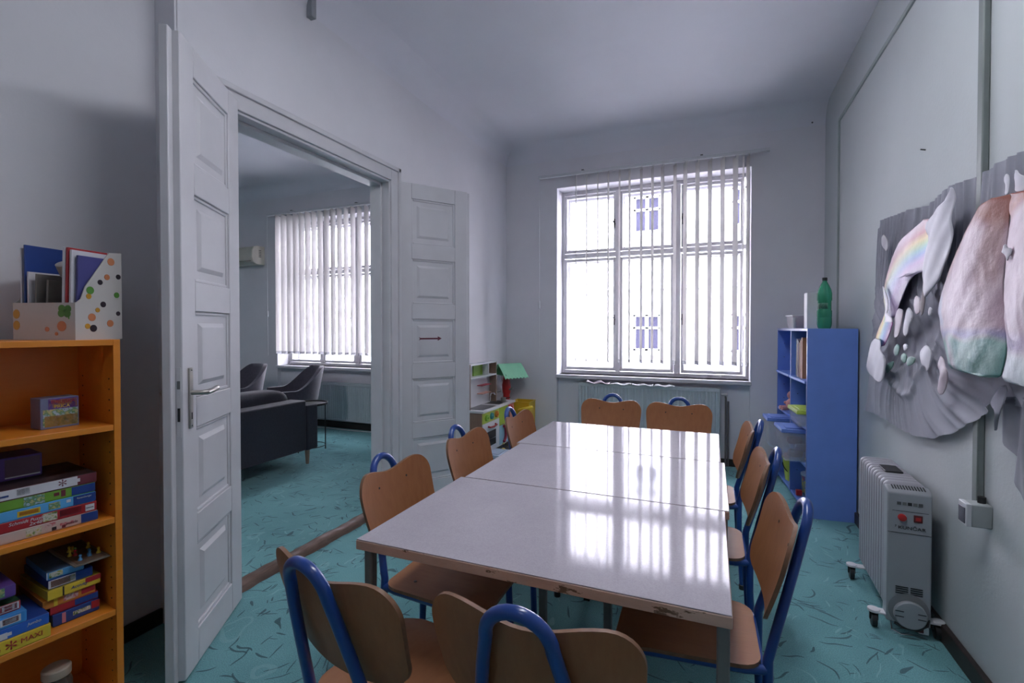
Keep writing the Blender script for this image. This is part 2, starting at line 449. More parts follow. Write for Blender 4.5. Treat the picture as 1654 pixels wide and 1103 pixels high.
# lining of the reveal with its stop
for y0, y1 in ((1.63, 1.645), (2.885, 2.90)): b.box(XL-.145, XL+.01, y0, y1, 0, 2.37)
b.box(XL-.145, XL+.01, 1.63, 2.90, 2.355, 2.37)
for y0, y1 in ((1.645, 1.66), (2.87, 2.885)): b.box(XL-.145, XL-.05, y0, y1, 0, 2.355)
b.box(XL-.145, XL-.05, 1.645, 2.885, 2.335, 2.355)
for y0, y1 in ((1.55, 1.63), (2.90, 2.98)): b.box(XL-.165, XL-.14, y0, y1, 0, 2.455)
b.box(XL-.165, XL-.14, 1.63, 2.9, 2.37, 2.455)
struct(b.build('trim_1', M_paint, bevel=.003), 'white painted frame round the double doorway', 'door frame')
def thr(u, v):
    y = 1.63+1.27*u
    prof = [(-2.255, 0), (-2.25, .022), (-2.22, .034), (-2.19, .038), (-2.165, .030), (-2.155, .010), (-2.152, 0)]
    k = v*(len(prof)-1); i = min(int(k), len(prof)-2); t = k-i
    w = .003*sin(y*23)+.002*sin(y*61+1)
    return (lerp(prof[i][0], prof[i+1][0], t)+w*(1 if v > .5 else .4), y, lerp(prof[i][1], prof[i+1][1], t)*(1+.10*sin(y*17)+.06*sin(y*53)))
struct(MB().grid(thr, 60, 12).build('trim_2', M_thr, smooth=50), 'worn brown wooden threshold in the doorway', 'threshold')
# grooved plaster panel and cable ducts on the right wall
pt, pe = onX(1357, 194, XR), onX(1484, 1, XR)
b = MB(); b.box(XR-.012, XR+.001, pt.y-.012, pt.y+.012, 0, pt.z); b.box(XR-.012, XR+.001, -1.5, pt.y, pt.z-.012, pt.z+.012)
M_duct = mat('painted duct', (.30, .34, .33), .5)
struct(b.build('trim_3', M_duct, bevel=.003), 'thin painted moulding framing the grey green wall', 'moulding')
dt = onX(1596, 100, XR)
M_duct2 = mat('grey cable duct', (.20, .225, .22), .5)
struct(MB().box(XR-.022, XR, dt.y-.02, dt.y+.02, .66, ZC).build('trim_4', M_duct2, bevel=.004), 'dark grey cable duct running down to the wall socket', 'cable duct')

# ------------------------------------------------------------------ windows
def window(name, W, label):
    w = thing(name, label, 'window', ((W['x0']+W['x1'])/2, YB+.2, W['z0']), kind='structure')
    wd = W['x1']-W['x0']; ht = W['z1']-W['z0']; x0 = -wd/2; x1 = wd/2
    s = wd/1.883
    # casement openings measured from the left edge of the niche (metres in the photographed window)
    cols = [(.054, .567), (.665, 1.154), (1.285, 1.804)]
    zl, zu = (.075, ht-.774), (ht-.644, ht-.075)
    fr = MB()
    fr.box(x0, x0+.028, 0, .07, 0, ht); fr.box(x1-.028, x1, 0, .07, 0, ht)
    fr.box(x0+.028, x1-.028, 0, .07, 0, .035); fr.box(x0+.028, x1-.028, 0, .07, ht-.035, ht)
    mull = [((cols[0][1]+cols[1][0])/2, .022), ((cols[1][1]+cols[2][0])/2, .030)]
    for c, hw in mull: fr.box(x0+c*s-hw, x0+c*s+hw, -.012, .07, .035, ht-.035)
    zt = (zl[1]+zu[0])/2
    ed = [x0+.028] + [q for c, hw in mull for q in (x0+c*s-hw, x0+c*s+hw)] + [x1-.028]
    for k in range(3): fr.box(ed[2*k], ed[2*k+1], -.010, .07, zt-.022, zt+.022)
    fr.build('frame', M_paint2, w, bevel=.004)
    # box lining between inner and outer sashes
    ln = MB()
    ln.box(x0, x0+.02, .07, .2, 0, ht); ln.box(x1-.02, x1, .07, .2, 0, ht); ln.box(x0+.02, x1-.02, .07, .2, 0, .02); ln.box(x0+.02, x1-.02, .07, .2, ht-.02, ht)
    ln.build('lining', M_paint2, w)
    for depth, inner in ((.0, True), (.145, False)):
        for k, (a, c) in enumerate(cols):
            for (z0, z1) in (zl, zu):
                a_, c_ = x0+a*s, x0+c*s
                sa = MB(); r = .030 if inner else .026
                lo = z0-(.034 if z0 < .3 else .032); hi = z1+.030
                sa.box(a_-r, a_, depth+.004, depth+.05, lo, hi); sa.box(c_, c_+r, depth+.004, depth+.05, lo, hi)
                sa.box(a_, c_, depth+.004, depth+.05, lo, z0); sa.box(a_, c_, depth+.004, depth+.05, z1, hi)
                so = sa.build('sash' if inner else 'outer_sash', M_paint2, w, bevel=.004)
                MB().box(a_+.001, c_-.001, depth+.026, depth+.029, z0+.001, z1-.001).build('pane', M_glass, so, smooth=0)
                if inner and k < 2 or (inner and k == 2):
                    # espagnolette handle on the meeting stile
                    hx = c_+r*.5 if k == 0 else a_-r*.5 if k == 2 else None
                    if hx is not None:
                        zz = lerp(z0, z1, .45)
                        hb = MB().tube([(hx, depth-.006, zz-.06), (hx, depth-.006, zz+.05)], .005, 8).tube([(hx, depth-.004, zz+.005), (hx, depth-.03, zz+.01), (hx-.018*(1 if k == 0 else -1), depth-.036, zz+.03)], .006, 8)
                        hb.lathe([(.009, 0), (.009, .014)], (hx, depth-.006, zz-.008), 10)
                        hb.build('handle', M_dark, so)
    sl = MB().box(x0-.0, x1, -.215, 0, -.03, 0).box(x0-.012, x1+.012, -.225, -.20, -.034, .003)
    sl.build('sill', M_paint2, w, bevel=.004)
    for hx in (ed[1]-.004, ed[3]-.004):
        for hz in (.35, .95, 1.5):
            MB().tube([(hx, -.012, hz), (hx, -.012, hz+.07)], .007, 8).build('hinge', M_paint2, w)
    return w
window('window_1', W1, 'three casement window with open slats in the room with the tables')
window('window_2', W2, 'lounge window seen through the doorway behind closed slats')

# ------------------------------------------------------------------ vertical blinds
def blind(name, label, y, x0, x1, ztop, slats, ang, zb, cordx, width=.127, extra=None):
    t = thing(name, label, 'blind', ((x0+x1)/2, y, ztop)); cx_ = (x0+x1)/2
    r = MB().box(x0-cx_, x1-cx_, -.018, .018, -.03, 0).build('headrail', M_white, t, bevel=.003)
    for q in (.22, .74):
        MB().box(lerp(x0, x1, q)-cx_-.012, lerp(x0, x1, q)-cx_+.012, -.02, .05, .0, .012).build('bracket', M_grey, r)
    for i, (x, da) in enumerate(slats):
        a = ang+da; dx, dy = sin(a)*width/2, cos(a)*width/2
        def f(u, v, s, x=x, dx=dx, dy=dy, a=a):
            q = (u-.5)*2; z = lerp(-.04, zb-ztop, v); bow = .004*(1-q*q)
            return (x-cx_+dx*q+cos(a)*(bow+(.0005 if s else -.0005)), dy*q-sin(a)*(bow+(.0005 if s else -.0005)), z)
        s = MB().shell(f, 6, 6).build('slat', M_slat, t, smooth=60)
        def g(u, v, s_, x=x, dx=dx, dy=dy, a=a):
            q = (u-.5)*1.9; z = lerp(zb-ztop+.032, zb-ztop-.001, v); bow = .004*(1-q*q)
            return (x-cx_+dx*q+cos(a)*(bow+(.0022 if s_ else -.0022)), dy*q-sin(a)*(bow+(.0022 if s_ else -.0022)), z)
        MB().shell(g, 6, 2).build('hem_weight', M_hem, s, smooth=60)
        MB().box(x-cx_-.004, x-cx_+.004, -.004, .004, -.05, -.028).build('carrier', M_white, s)
    # bead chains joining the slat feet, and the pull cord with its weight
    pts = []
    for i in range(len(slats)-1):
        xa, xb = slats[i][0]-cx_, slats[i+1][0]-cx_
        for k in range(6): q = k/6; pts.append((lerp(xa, xb, q), -.03, zb-ztop+.012-.02*4*q*(1-q)))
    MB().tube(pts, .0012, 5).build('bead_chain', M_white, t)
    cxx = cordx-cx_
    MB().tube([(cxx, -.01, -.02), (cxx, -.012, -1.35), (cxx+.004, -.012, -1.9), (cxx+.004, -.012, -1.95)], .0022, 6).build('pull_cord', M_white, t)
    MB().lathe([(.004, 0), (.010, .006), (.010, .075), (.005, .085)], (cxx, -.012, -1.42), 12).build('cord_weight', M_white, t)
    return t
sx = [-1.317, -1.204, -1.088, -.979, -.866, -.767, -.652, -.545, -.451, -.336, -.242, -.133, -.023, .087, .196]
slats = [(x, RAD(random.uniform(-1.5, 1.5))) for x in sx] + [(.262, RAD(14)), (.300, RAD(8))]
blind('vertical_blind', 'vertical blind with slats turned open before the window by the tables', 4.965, -1.727, .476, 2.94, slats, RAD(-17.5), .965, -1.715)
sl2 = [(-5.50+.1065*i, RAD(random.uniform(-2, 2))) for i in range(17)]
blind('vertical_blind', 'vertical blind with nearly closed slats at the lounge window', 4.965, -5.70, -3.62, 2.885, sl2, RAD(-13), .965, -5.69)

# ------------------------------------------------------------------ doors
def door(name, label, hinge, free, flip, handles, sticker=False, cat='door'):
    d = Vector((free[0]-hinge[0], free[1]-hinge[1])); L = d.length; ang = atan2(d.y, d.x)
    t = thing(name, label, cat, (hinge[0], hinge[1], .008), ang, kind='structure')
    # local x: hinge to free edge; the face towards the camera is at y=0, thickness runs to y = flip*.045
    Tk = .042*flip; Z = 2.392; st, rl, nP = .118, .115, 5
    ph = (Z-rl*(nP+1)-.02)/nP
    sb = MB()
    sb.box(0, st, 0, Tk, 0, Z); sb.box(L-.108, L, 0, Tk, 0, Z)
    zs = []
    z = 0
    for k in range(nP+1):
        h = rl+(.02 if k == 0 else 0); sb.box(st, L-.108, 0, Tk, z, z+h); z += h
        if k < nP: zs.append((z, z+ph)); z += ph
    sb.box(L, L+.034, Tk*.55, Tk+.012*flip, 0, Z)          # rebated lip of the meeting edge
    sb.box(L-.03, L, Tk, Tk+.012*flip, 0, Z)
    leaf = sb.build('leaf', M_paint, t, bevel=.0035)
    for (z0, z1) in zs:
        pb = MB(); x0, x1 = st, L-.108
        pb.box(x0, x1, Tk*.32, Tk*.68, z0, z1)
        m_ = .045
        for (ya, yb) in ((Tk*.33, Tk*.08), (Tk*.67, Tk*.92)):
            pb.frustum((x0+m_, x1-m_, z0+m_, z1-m_, ya), (x0+m_+.018, x1-m_-.018, z0+m_+.018, z1-m_-.018, yb), 1)
        pb.build('panel', M_paint, t, smooth=20)
        mb = MB()
        for (xa, xb, za, zb) in ((x0, x0+.014, z0, z1), (x1-.014, x1, z0, z1), (x0+.014, x1-.014, z0, z0+.014), (x0+.014, x1-.014, z1-.014, z1)):
            mb.box(xa, xb, Tk*.16, Tk*.84, za, zb)
        mb.build('panel_moulding', M_paint, t, bevel=.004)
    if handles:
        hz = 1.065
        for side in (0, 1):
            y0 = 0 if side == 0 else Tk; sg = -flip if side == 0 else flip
            pl = MB().box(L-.068, L-.040, y0, y0+sg*.007, hz-.135, hz+.095).build('handle_plate', M_steel, t, bevel=.003)
            MB().tube([(L-.054, y0, hz), (L-.054, y0+sg*.045, hz), (L-.066, y0+sg*.056, hz), (L-.11, y0+sg*.058, hz+.002), (L-.155, y0+sg*.056, hz+.006), (L-.175, y0+sg*.050, hz+.006)], [.009, .009, .0105, .0105, .010, .007], 12).build('lever', M_steel, pl)
            MB().box(L-.057, L-.051, y0+sg*.0065, y0+sg*.0085, hz-.10, hz-.075).build('keyhole', M_dark, pl)
            for zz in (-.125, .085): MB().tube([(L-.054, y0+sg*.005, hz+zz), (L-.054, y0+sg*.009, hz+zz)], .003, 8).build('screw', M_grey, pl)
        lp = MB().box(L-.001, L+.002, Tk*.12, Tk*.50, hz-.16, hz+.10).build('lock_plate', M_paint, t, bevel=.001)
        MB().box(L, L+.004, Tk*.18, Tk*.42, hz+.02, hz+.05).build('latch', M_grey, lp)
        MB().box(L, L+.0035, Tk*.2, Tk*.4, hz-.10, hz-.05).build('bolt_slot', M_dark, lp)
    for zz in (.25, 1.28, 2.12):
        hx, hy = (-.004, -flip*.008) if not handles else (.004, Tk+flip*.006)
        MB().tube([(hx, hy, zz), (hx, hy, zz+.06)], .009, 10).tube([(hx, hy, zz+.062), (hx, hy, zz+.12)], .009, 10).build('hinge', M_paint, t)
    if sticker:
        z0, z1 = zs[2]; zc = (z0+z1)/2+.02; xm = L*.47
        poly = [(xm-.085, zc-.006), (xm+.055, zc-.006), (xm+.055, zc-.017), (xm+.088, zc), (xm+.055, zc+.017), (xm+.055, zc+.006), (xm-.085, zc+.006)]
        tag(MB().prism(poly, 1, Tk*.08, Tk*.08-flip*.0012).prism([(xm-.10, zc-.013), (xm-.075, zc), (xm-.10, zc+.013), (xm-.092, zc)], 1, Tk*.08, Tk*.08-flip*.0012).build('arrow_sticker', mat('dark red print', (.12, .012, .03), .5), t, smooth=0), 'dark red arrow pointing right')
    return t
door('door_1', 'white panelled door leaf with lever handle standing open nearest the orange shelf', (-2.098, 1.668), (-1.797, 1.192), -1, True)
door('door_2', 'white panelled door leaf with a dark red arrow beside the toy kitchen', (-2.150, 2.998), (-1.815, 3.478), 1, False, True)

# ================================================================== CHAIRS
def chair_back_y(z): return -.205-.112*(z-.43)/.41
def make_chair(label, group):
    t = thing('school_chair', label, 'chair', (0, 0, 0), 0, group)
    # seat: ply sheet, rounded outline, dished, front edge rolled down
    D0, D1, Wb, Wf, rc = -.19, .20, .160, .181, .055
    def seat(u, v, s):
        y = lerp(D0, D1, .5-.5*cos(pi*u)) if False else lerp(D0, D1, u)
        w = lerp(Wb, Wf, sstep(0, .8, u))
        for e, dd in ((y-D0, rc), (D1-y, rc)):
            if e < dd: w -= dd-sqrt(max(0, dd*dd-(dd-e)**2))
        x = lerp(-w, w, v)
        z = .432-.010*(1-(x/.19)**2)*(1-((y+.03)/.2)**2)-.030*sstep(.07, .21, y)**1.5
        return (x, y, z-(.011 if s else 0))
    us = [0, .005, .02, .05, .09, .14]+[.2+.075*i for i in range(9)]+[.86, .91, .95, .98, .995, 1]
    def seat2(u, v, s): return seat(us[int(round(u*(len(us)-1)))], v, s)
    se = MB().shell(seat2, len(us)-1, 14, 0, 1).build('seat', [M_beech2, M_ply], t, smooth=50)
    for x in (-.09, .09): MB().lathe([(.006, 0), (.005, .0025)], (x, -.10, .4275), 10).build('screw', M_grey, se)
    # backrest: winged ply sheet with a dip in its top edge
    a = .213
    def top(x):
        q = abs(x)/a
        if q <= .70: return .802-.024*(cos(pi*q/.70)+1)/2
        return .802-.070*(1-sqrt(max(0, 1-((q-.70)/.30)**2)))
    def bot(x):
        q = abs(x)/a; z = .545+.026*min(q, .8)**2
        if q > .74: z += .060*(1-sqrt(max(0, 1-((q-.74)/.26)**2)))
        return z
    xs = [-1, -.996, -.985, -.965, -.935, -.895, -.84, -.78, -.7]+[-.6+.1*i for i in range(13)]+[.7, .78, .84, .895, .935, .965, .985, .996, 1]
    def back(u, v, s):
        x = a*xs[int(round(u*(len(xs)-1)))]; z = lerp(bot(x), top(x), v)
        y = chair_back_y(z)+.014+.036*(x/a)**2+.006*((z-.67)/.12)**2
        return (x*(1-.07*sstep(.74, .55, z)), y+(.0105 if s else 0), z)
    ba = MB().shell(back, len(xs)-1, 10, 0, 1).build('backrest', [M_beech, M_ply], t, smooth=50)
    for x in (-.085, .085):
        z = .735; y = chair_back_y(z)+.014+.036*(x/a)**2+.0105
        MB().tube([(x, y-.001, z), (x, y+.0025, z+.0005)], .0045, 8).build('screw', M_dark, ba)
    # tube hoop behind the back, bending into the rear legs
    r = .0132; ra = .064; zc = .84-r-ra
    def hp(x, z): return (x, chair_back_y(z), z)
    side = [hp(.118, .46), hp(.108, .52), hp(.092, .62), hp(.076, .71)]
    arc = [hp(ra*cos(q*pi/14), zc+ra*sin(q*pi/14)) for q in range(0, 15)]
    path = side + arc + [(-p[0], p[1], p[2]) for p in reversed(side)]
    MB().tube(path, r, 12).build('back_hoop', M_blue, t, smooth=60)
    for s in (-1, 1):
        leg = MB().tube([hp(.118*s, .462), hp(.121*s, .435), (.124*s, -.206, .40), (.127*s, -.206, .30), (.140*s, -.222, .012)], r, 12).build('leg', M_blue, t, smooth=60)
        MB().lathe([(.0155, 0), (.0165, .022), (.014, .024)], (.140*s, -.222, 0), 12).build('foot_cap', M_dark, leg)
        leg = MB().tube([(.124*s, -.200, .408), (.135*s, -.15, .406), (.150*s, .06, .405), (.152*s, .12, .402), (.154*s, .145, .385), (.158*s, .152, .34), (.165*s, .165, .012)], r, 12).build('leg', M_blue, t, smooth=60)
        MB().lathe([(.0155, 0), (.0165, .022), (.014, .024)], (.165*s, .165, 0), 12).build('foot_cap', M_dark, leg)
    MB().tube([(-.146, .02, .405), (.146, .02, .405)], .010, 10).build('seat_rail', M_blue, t)
    MB().tube([(-.128, -.19, .407), (.128, -.19, .407)], .010, 10).build('seat_rail', M_blue, t)
    return t
CG = 'beech and blue tube school chairs round the tables'
chairs = [
    (-.732, 1.074, -11, 'school chair seen from behind at the near table end, closer to the doorway'),
    (-.312, 1.086, 0, 'school chair seen from behind at the near table end, in the middle of the foreground'),
    (-.858, 1.530, -90, 'school chair beside the open doorway at the nearest table, seat showing under the table edge'),
    (-.860, 2.115, -90, 'school chair on the doorway side, at the middle table in front of the arrow door'),
    (-.825, 2.720, -90, 'school chair on the doorway side, standing before the toy kitchen'),
    (-.664, 3.243, 180, 'school chair before the radiator, the one nearer the toy kitchen'),
    (-.205, 3.243, 180, 'school chair before the radiator, the one nearer the blue cabinet'),
    (-.064, 1.565, 91, 'school chair on the heater side, nearest of its three to the camera'),
    (-.064, 2.205, 90, 'school chair on the heater side, the second of its three from the window'),
    (-.072, 2.835, 90, 'school chair on the heater side, the one nearest the window'),
]
proto = make_chair(chairs[0][3], CG)
tm = tree_map()
for i, (x, y, a, lab) in enumerate(chairs):
    c = proto if i == 0 else copy_tree(proto, None, tm)
    c.location = (x, y, 0); c.rotation_euler = (0, 0, RAD(a)); c['label'] = lab; c['category'] = 'chair'; c['group'] = CG

# ================================================================== TABLES
def make_table(x0, x1, y0, y1, label):
    t = thing('school_table', label, 'table', ((x0+x1)/2, (y0+y1)/2, 0), 0, 'three pale topped tables pushed together')
    w, d = (x1-x0)/2, (y1-y0)/2
    tp = MB().box(-w, w, -d, d, .684, .7105).build('tabletop', M_edge, t, bevel=.002)
    MB().box(-w+.0015, w-.0015, -d+.0015, d-.0015, .7104, .7135).build('laminate_sheet', M_lam, tp, bevel=.0008, seg=1)
    q = .027
    for sx_ in (-1, 1):
        xo = sx_*(w-.004); xi = sx_*(w-.004-q)
        MB().box(xo, xi, -d+.03+q, d-.09, .652, .684).build('side_rail', M_grey, t, bevel=.003)
        for sy_ in (-1, 1):
            yo = sy_*(d-(.03 if sy_ < 0 else .05)); yi = yo-sy_*q
            if sy_ > 0: xo = sx_*(w-.36); xi = sx_*(w-.36-q)
            l = MB().box(xo, xi, yo, yi, .012, .684).build('leg', M_grey, t, bevel=.004)
            MB().box(xo+sx_*.001, xi-sx_*.001, yo+sy_*.001, yi-sy_*.001, 0, .014).build('foot_cap', M_dark, l)
    for sy_ in (-1, 1):
        MB().box(-w+.036, w-.036, sy_*(d-.11)-.012, sy_*(d-.11)+.012, .656, .684).build('cross_rail', M_grey, t, bevel=.003)
    return t
make_table(-.940, .045, 1.112, 1.744, 'pale topped table with a chipped brown edge, nearest of the three tables')
make_table(-.925, .058, 1.748, 2.370, 'pale topped table in the middle of the joined row of three')
make_table(-.948, .042, 2.375, 3.000, 'pale topped table nearest the window in the joined row of three')

# ================================================================== ORANGE BOOKSHELF AND ITS CONTENTS
SO = Vector((-1.87, 1.03, 0)); SA = RAD(82)
ex = Vector((cos(SA), sin(SA), 0)); ey = Vector((-sin(SA), cos(SA), 0))
def shelf_px(px, py, depth=0.):
    """point of the shelf's own frame hit by a line of sight, on the plane 'depth' behind its front"""
    d = ray(px, py); P0 = SO+ey*depth; t = (P0.dot(ey)-0)/d.dot(ey) if False else ((P0-Vector((0, 0, H))).dot(ey))/d.dot(ey)
    P = Vector((0, 0, H))+d*t-SO
    return P.dot(ex), P.z
SHW, SHD, SHH = .60, .295, 1.279
sh = thing('bookshelf', 'orange bookshelf full of puzzle boxes by the open door', 'bookshelf', SO, SA)
T_ = .020
for x0 in (-T_, -SHW):
    p = MB().box(x0, x0+T_, 0, SHD, 0, SHH).build('side_panel', M_orange, sh, bevel=.0015)
    hb = MB(); xx = x0 if x0 > -.1 else x0+T_; sg = -1 if x0 > -.1 else 1
    for yy in (.035, .25):
        for k in range(30):
            zz = .10+.036*k
            if min(abs(zz-s) for s in (.032, .350, .665, .982)) > .03: hb.tube([(xx-sg*.001, yy, zz), (xx+sg*.0012, yy, zz)], .003, 6)
    hb.build('pin_holes', M_dark, p)
MB().box(-SHW+T_, -T_, 0, SHD, SHH-T_, SHH).build('top_board', M_orange, sh, bevel=.0015)
MB().box(-SHW+T_, -T_, SHD-.006, SHD, .0, SHH-T_).build('back_panel', M_orange, sh)
MB().box(-SHW+T_, -T_, .03, .045, 0, .025).build('plinth', M_orange, sh)
ZS = [.042, .358, .674, .990]
for k, z in enumerate(ZS): MB().box(-SHW+T_, -T_, .004, SHD-.008, z-T_, z).build('shelf', M_orange, sh, bevel=.0015)

PRINT = {}
def pc_(name, col, rough=.45): return mat('print '+name, col, rough, var=.06, vscale=20)
c_navy, c_green, c_sky, c_red, c_cream, c_yel, c_pur, c_or, c_brown, c_ltb, c_wh, c_mar, c_dk = (pc_('navy', (.02, .055, .25)), pc_('green', (.16, .34, .04)), pc_('sky', (.10, .38, .72)), pc_('red', (.40, .022, .03)),
   pc_('cream', (.55, .42, .38)), pc_('yellow', (.72, .50, .04)), pc_('purple', (.13, .06, .28)), pc_('orange', (.60, .20, .03)), pc_('brown', (.25, .09, .06)), pc_('light blue', (.08, .28, .55)), pc_('white', (.62, .60, .64)), pc_('maroon', (.16, .03, .045)), pc_('dark', (.03, .02, .03)))
c_blue = pc_('blue', (.03, .12, .50)); c_pink = pc_('pink', (.62, .22, .28))
def mottled(name, cols, scale=40):
    if name in MATS: return MATS[name]
    m, nt, b, out = nodes(name)
    f = noise(nt, coords(nt), scale, 2)
    n = len(cols); nt.links.new(ramp(nt, f, [(.25+.5*i/(n-1), c) for i, c in enumerate(cols)]), b.inputs['Base Color'])
    b.inputs['Roughness'].default_value = .45; MATS[name] = m
    return m
m_pic1 = mottled('print picture meadow', [(.05, .10, .03), (.45, .40, .12), (.6, .55, .5), (.15, .25, .05), (.03, .03, .03)], 60)
m_pic2 = mottled('print picture sea', [(.04, .08, .2), (.4, .5, .6), (.1, .25, .12), (.5, .45, .2), (.05, .1, .3)], 60)
m_pic3 = mottled('print picture pink', [(.2, .03, .04), (.6, .45, .42), (.5, .1, .12), (.65, .55, .5)], 50)
def game_box(label, x0, x1, y0, y1, z0, z1, side, topm, patches=(), texts=(), rot=0., name='puzzle_box', cat='box', group=None, lid=True):
    """cardboard box in the shelf's frame; patches (u0,u1,v0,v1,material) print on its front face, u,v in 0..1"""
    cx_, cy_ = (x0+x1)/2, (y0+y1)/2
    P = SO+ex*cx_+ey*cy_+Vector((0, 0, z0))
    t = thing(name, label, cat, P, SA+rot, group)
    w, d, h = (x1-x0)/2, (y1-y0)/2, z1-z0
    if lid:
        MB().box(-w+.0015, w-.0015, -d+.0015, d-.0015, 0, h*.5).build('tray', side, t, bevel=.001)
        ld = MB().box(-w, w, -d, d, .0025, h, 0).build('lid', [side], t, bevel=.0012)
        MB().box(-w+.0006, w-.0006, -d+.0006, d-.0006, h-.0004, h+.0004).build('top_print', topm, ld)
    else: ld = MB().box(-w, w, -d, d, 0, h).build('carton', side, t, bevel=.001)
    for (u0, u1, v0, v1, m) in patches:
        MB().box(lerp(-w, w, u0), lerp(-w, w, u1), -d-.0006, -d+.0004, lerp(.0025, h, v0), lerp(.0025, h, v1)).build('printed_panel', m, ld, smooth=0)
    for (s, size, m, u, v, *rest) in texts:
        text(s, size, m, ld, (lerp(-w, w, u), -d-.0010, lerp(.0025, h, v)), (pi/2, 0, 0), shear=rest[0] if rest else 0.)
    return t
SB = -T_-.006
# stack on the third board up: five long puzzle boxes
zb = ZS[2]+.0006; hh = .0318
fy = .028
def xr(px, py, dep=fy): return shelf_px(px, py, dep)[0]
xe = xr(157, 800)
X0 = -.50
PG = 'puzzle boxes stacked on the middle board of the orange shelf'
game_box('cream puzzle box with a navy end at the bottom of the five box stack', X0, xe+.001, fy, .26, zb, zb+hh, c_cream, c_cream,
         [(.90, 1, .02, .98, c_navy), (.60, .68, .1, .85, m_pic1), (.70, .755, .55, .95, m_pic3), (.78, .86, .3, .6, m_pic3), (.735, .76, .05, .4, c_dk), (.79, .81, .05, .35, c_mar)], [('puzzle', .012, c_mar, .845, .4, .2)], 0, group=PG)
game_box('red puzzle box lettered with a piece count, second from the bottom of its stack', X0+.01, xe-.001, fy+.002, .26, zb+hh, zb+2*hh, c_red, c_red,
         [(.685, .765, .08, .95, m_pic1), (.78, .905, .2, .9, c_mar), (.784, .901, .26, .84, c_red), (.93, .985, .1, .8, c_wh)], [('Schmidt Puzzle', .0135, c_wh, .60, .68, .25), ('2x48', .0150, c_wh, .645, .26, .25), ('Schmidt', .006, c_dk, .957, .45)], 0, group=PG)
game_box('sky blue puzzle box with a yellow oval, middle of the five box stack', X0+.005, xe-.003, fy+.003, .26, zb+2*hh, zb+3*hh, c_sky, c_sky,
         [(.865, 1, .02, .98, c_navy), (.56, .68, .15, .75, c_yel), (.57, .67, .25, .65, c_or), (.725, .79, .15, .85, m_pic2), (.825, .85, .5, .8, c_wh)], [('Ravensburger', .007, c_wh, .93, .7)], 0, group=PG)
game_box('green puzzle box with a navy end, second from the top of its stack', X0, xe-.004, fy+.004, .26, zb+3*hh, zb+4*hh, c_green, c_green,
         [(.86, 1, .04, .96, c_navy), (.60, .71, .02, .95, m_pic2), (.76, .79, .4, .75, c_mar), (.80, .825, .2, .9, c_mar)], [], 0, group=PG)
game_box('dark maroon puzzle box with a white side strip, under the plum coloured box', X0, xe, fy+.002, .275, zb+4*hh, zb+5.05*hh, c_mar, mottled('dark lid print', [(.035, .012, .014), (.06, .03, .03), (.022, .01, .012), (.09, .05, .05)], 12),
         [(.0, .885, .04, .96, c_wh), (.885, .90, .35, .7, c_wh), (.40, .52, .3, .5, c_navy), (.56, .625, .25, .85, c_dk), (.58, .585, .24, .86, c_wh), (.60, .605, .24, .86, c_wh)], [('*', .05, c_mar, .80, .25)], 0, group=PG)
game_box('plum coloured game box lying on top of the puzzle stack', X0, xr(68, 740, .15), .15, .27, zb+5.05*hh, zb+5.05*hh+.072, c_pur, c_pur, [(.74, .985, .12, .92, pc_('plum', (.15, .08, .13))), (.50, .70, .1, .9, pc_('rose', (.22, .07, .09))), (.74, .985, .06, .12, c_wh)], [], 0, 'game_box')

# small picture box on the board above
xa, za = shelf_px(62, 680, .10); xb_, _ = shelf_px(126, 676, .10)
game_box('small blue picture box standing alone on the upper board', xa, xb_, .095, .165, ZS[3]+.0006, ZS[3]+.100, pc_('faded blue', (.16, .18, .30)), c_pur,
         [(.06, .97, .05, .62, m_pic2), (.1, .95, .04, .4, mottled('print orange meadow', [(.10, .07, .02), (.45, .25, .04), (.55, .35, .12), (.12, .14, .04)], 35)), (.2, .97, .62, .97, c_pur), (.22, .95, .66, .94, mottled('print candy', [(.5, .06, .05), (.6, .3, .1), (.15, .1, .4), (.5, .1, .25)], 60))], [('BIBLIJSKA', .015, c_red, .58, .86), ('PRICA', .015, c_yel, .55, .70)], RAD(4), 'picture_box', lid=False)

# right hand stack on the second board
zb = ZS[1]+.0006
def bx(l, pl, pr, y0, z0, z1, side, top_, pat=(), txt=(), rot=0., y1=.27, nm='puzzle_box', g='boxes stacked at the inner end of the lower board'):
    xl_, xr_ = shelf_px(pl, 930, y0)[0], shelf_px(pr, 930, y0)[0]
    return game_box(l, xl_, xr_, y0, y1, z0, z1, side, top_, pat, txt, rot, nm, 'box', g)
y_ = .05
bx('navy puzzle box with a pale pink stripe at the bottom of the inner stack', 84, 160, y_, zb, zb+.038, c_navy, c_navy, [(.19, .27, .04, .96, c_pink), (.42, .80, .35, .7, m_pic1), (.82, 1, .3, .98, c_red)], [('Puzzle', .014, c_wh, .6, .55)])
bx('dark red game box above the navy box in the inner stack', 80, 158, y_+.006, zb+.038, zb+.064, c_red, c_red, [(.5, 1, .1, .9, c_navy)])
bx('orange game box in the middle of the inner stack', 68, 154, y_+.004, zb+.064, zb+.092, c_or, c_or, [(.2, .27, .0, 1, c_yel), (.38, .66, .2, .9, m_pic3), (.72, .99, .25, .98, c_red)])
bx('yellow game box with a red corner above the orange box', 74, 161, y_-.004, zb+.092, zb+.124, c_yel, mottled('yellow lid', [(.25, .18, .02), (.4, .3, .03), (.1, .08, .01)], 8), [(.27, .30, 0, 1, c_dk), (.70, 1, .45, 1, c_red)], [('Activity', .014, c_navy, .58, .5, .2)], RAD(1.5))
bx('blue game box with a brown picture panel near the top of the inner stack', 78, 150, y_+.004, zb+.124, zb+.153, c_navy, c_navy, [(.0, .60, .03, .97, c_wh), (.05, .48, .12, .88, c_brown), (.46, .58, .2, .9, m_pic2)])
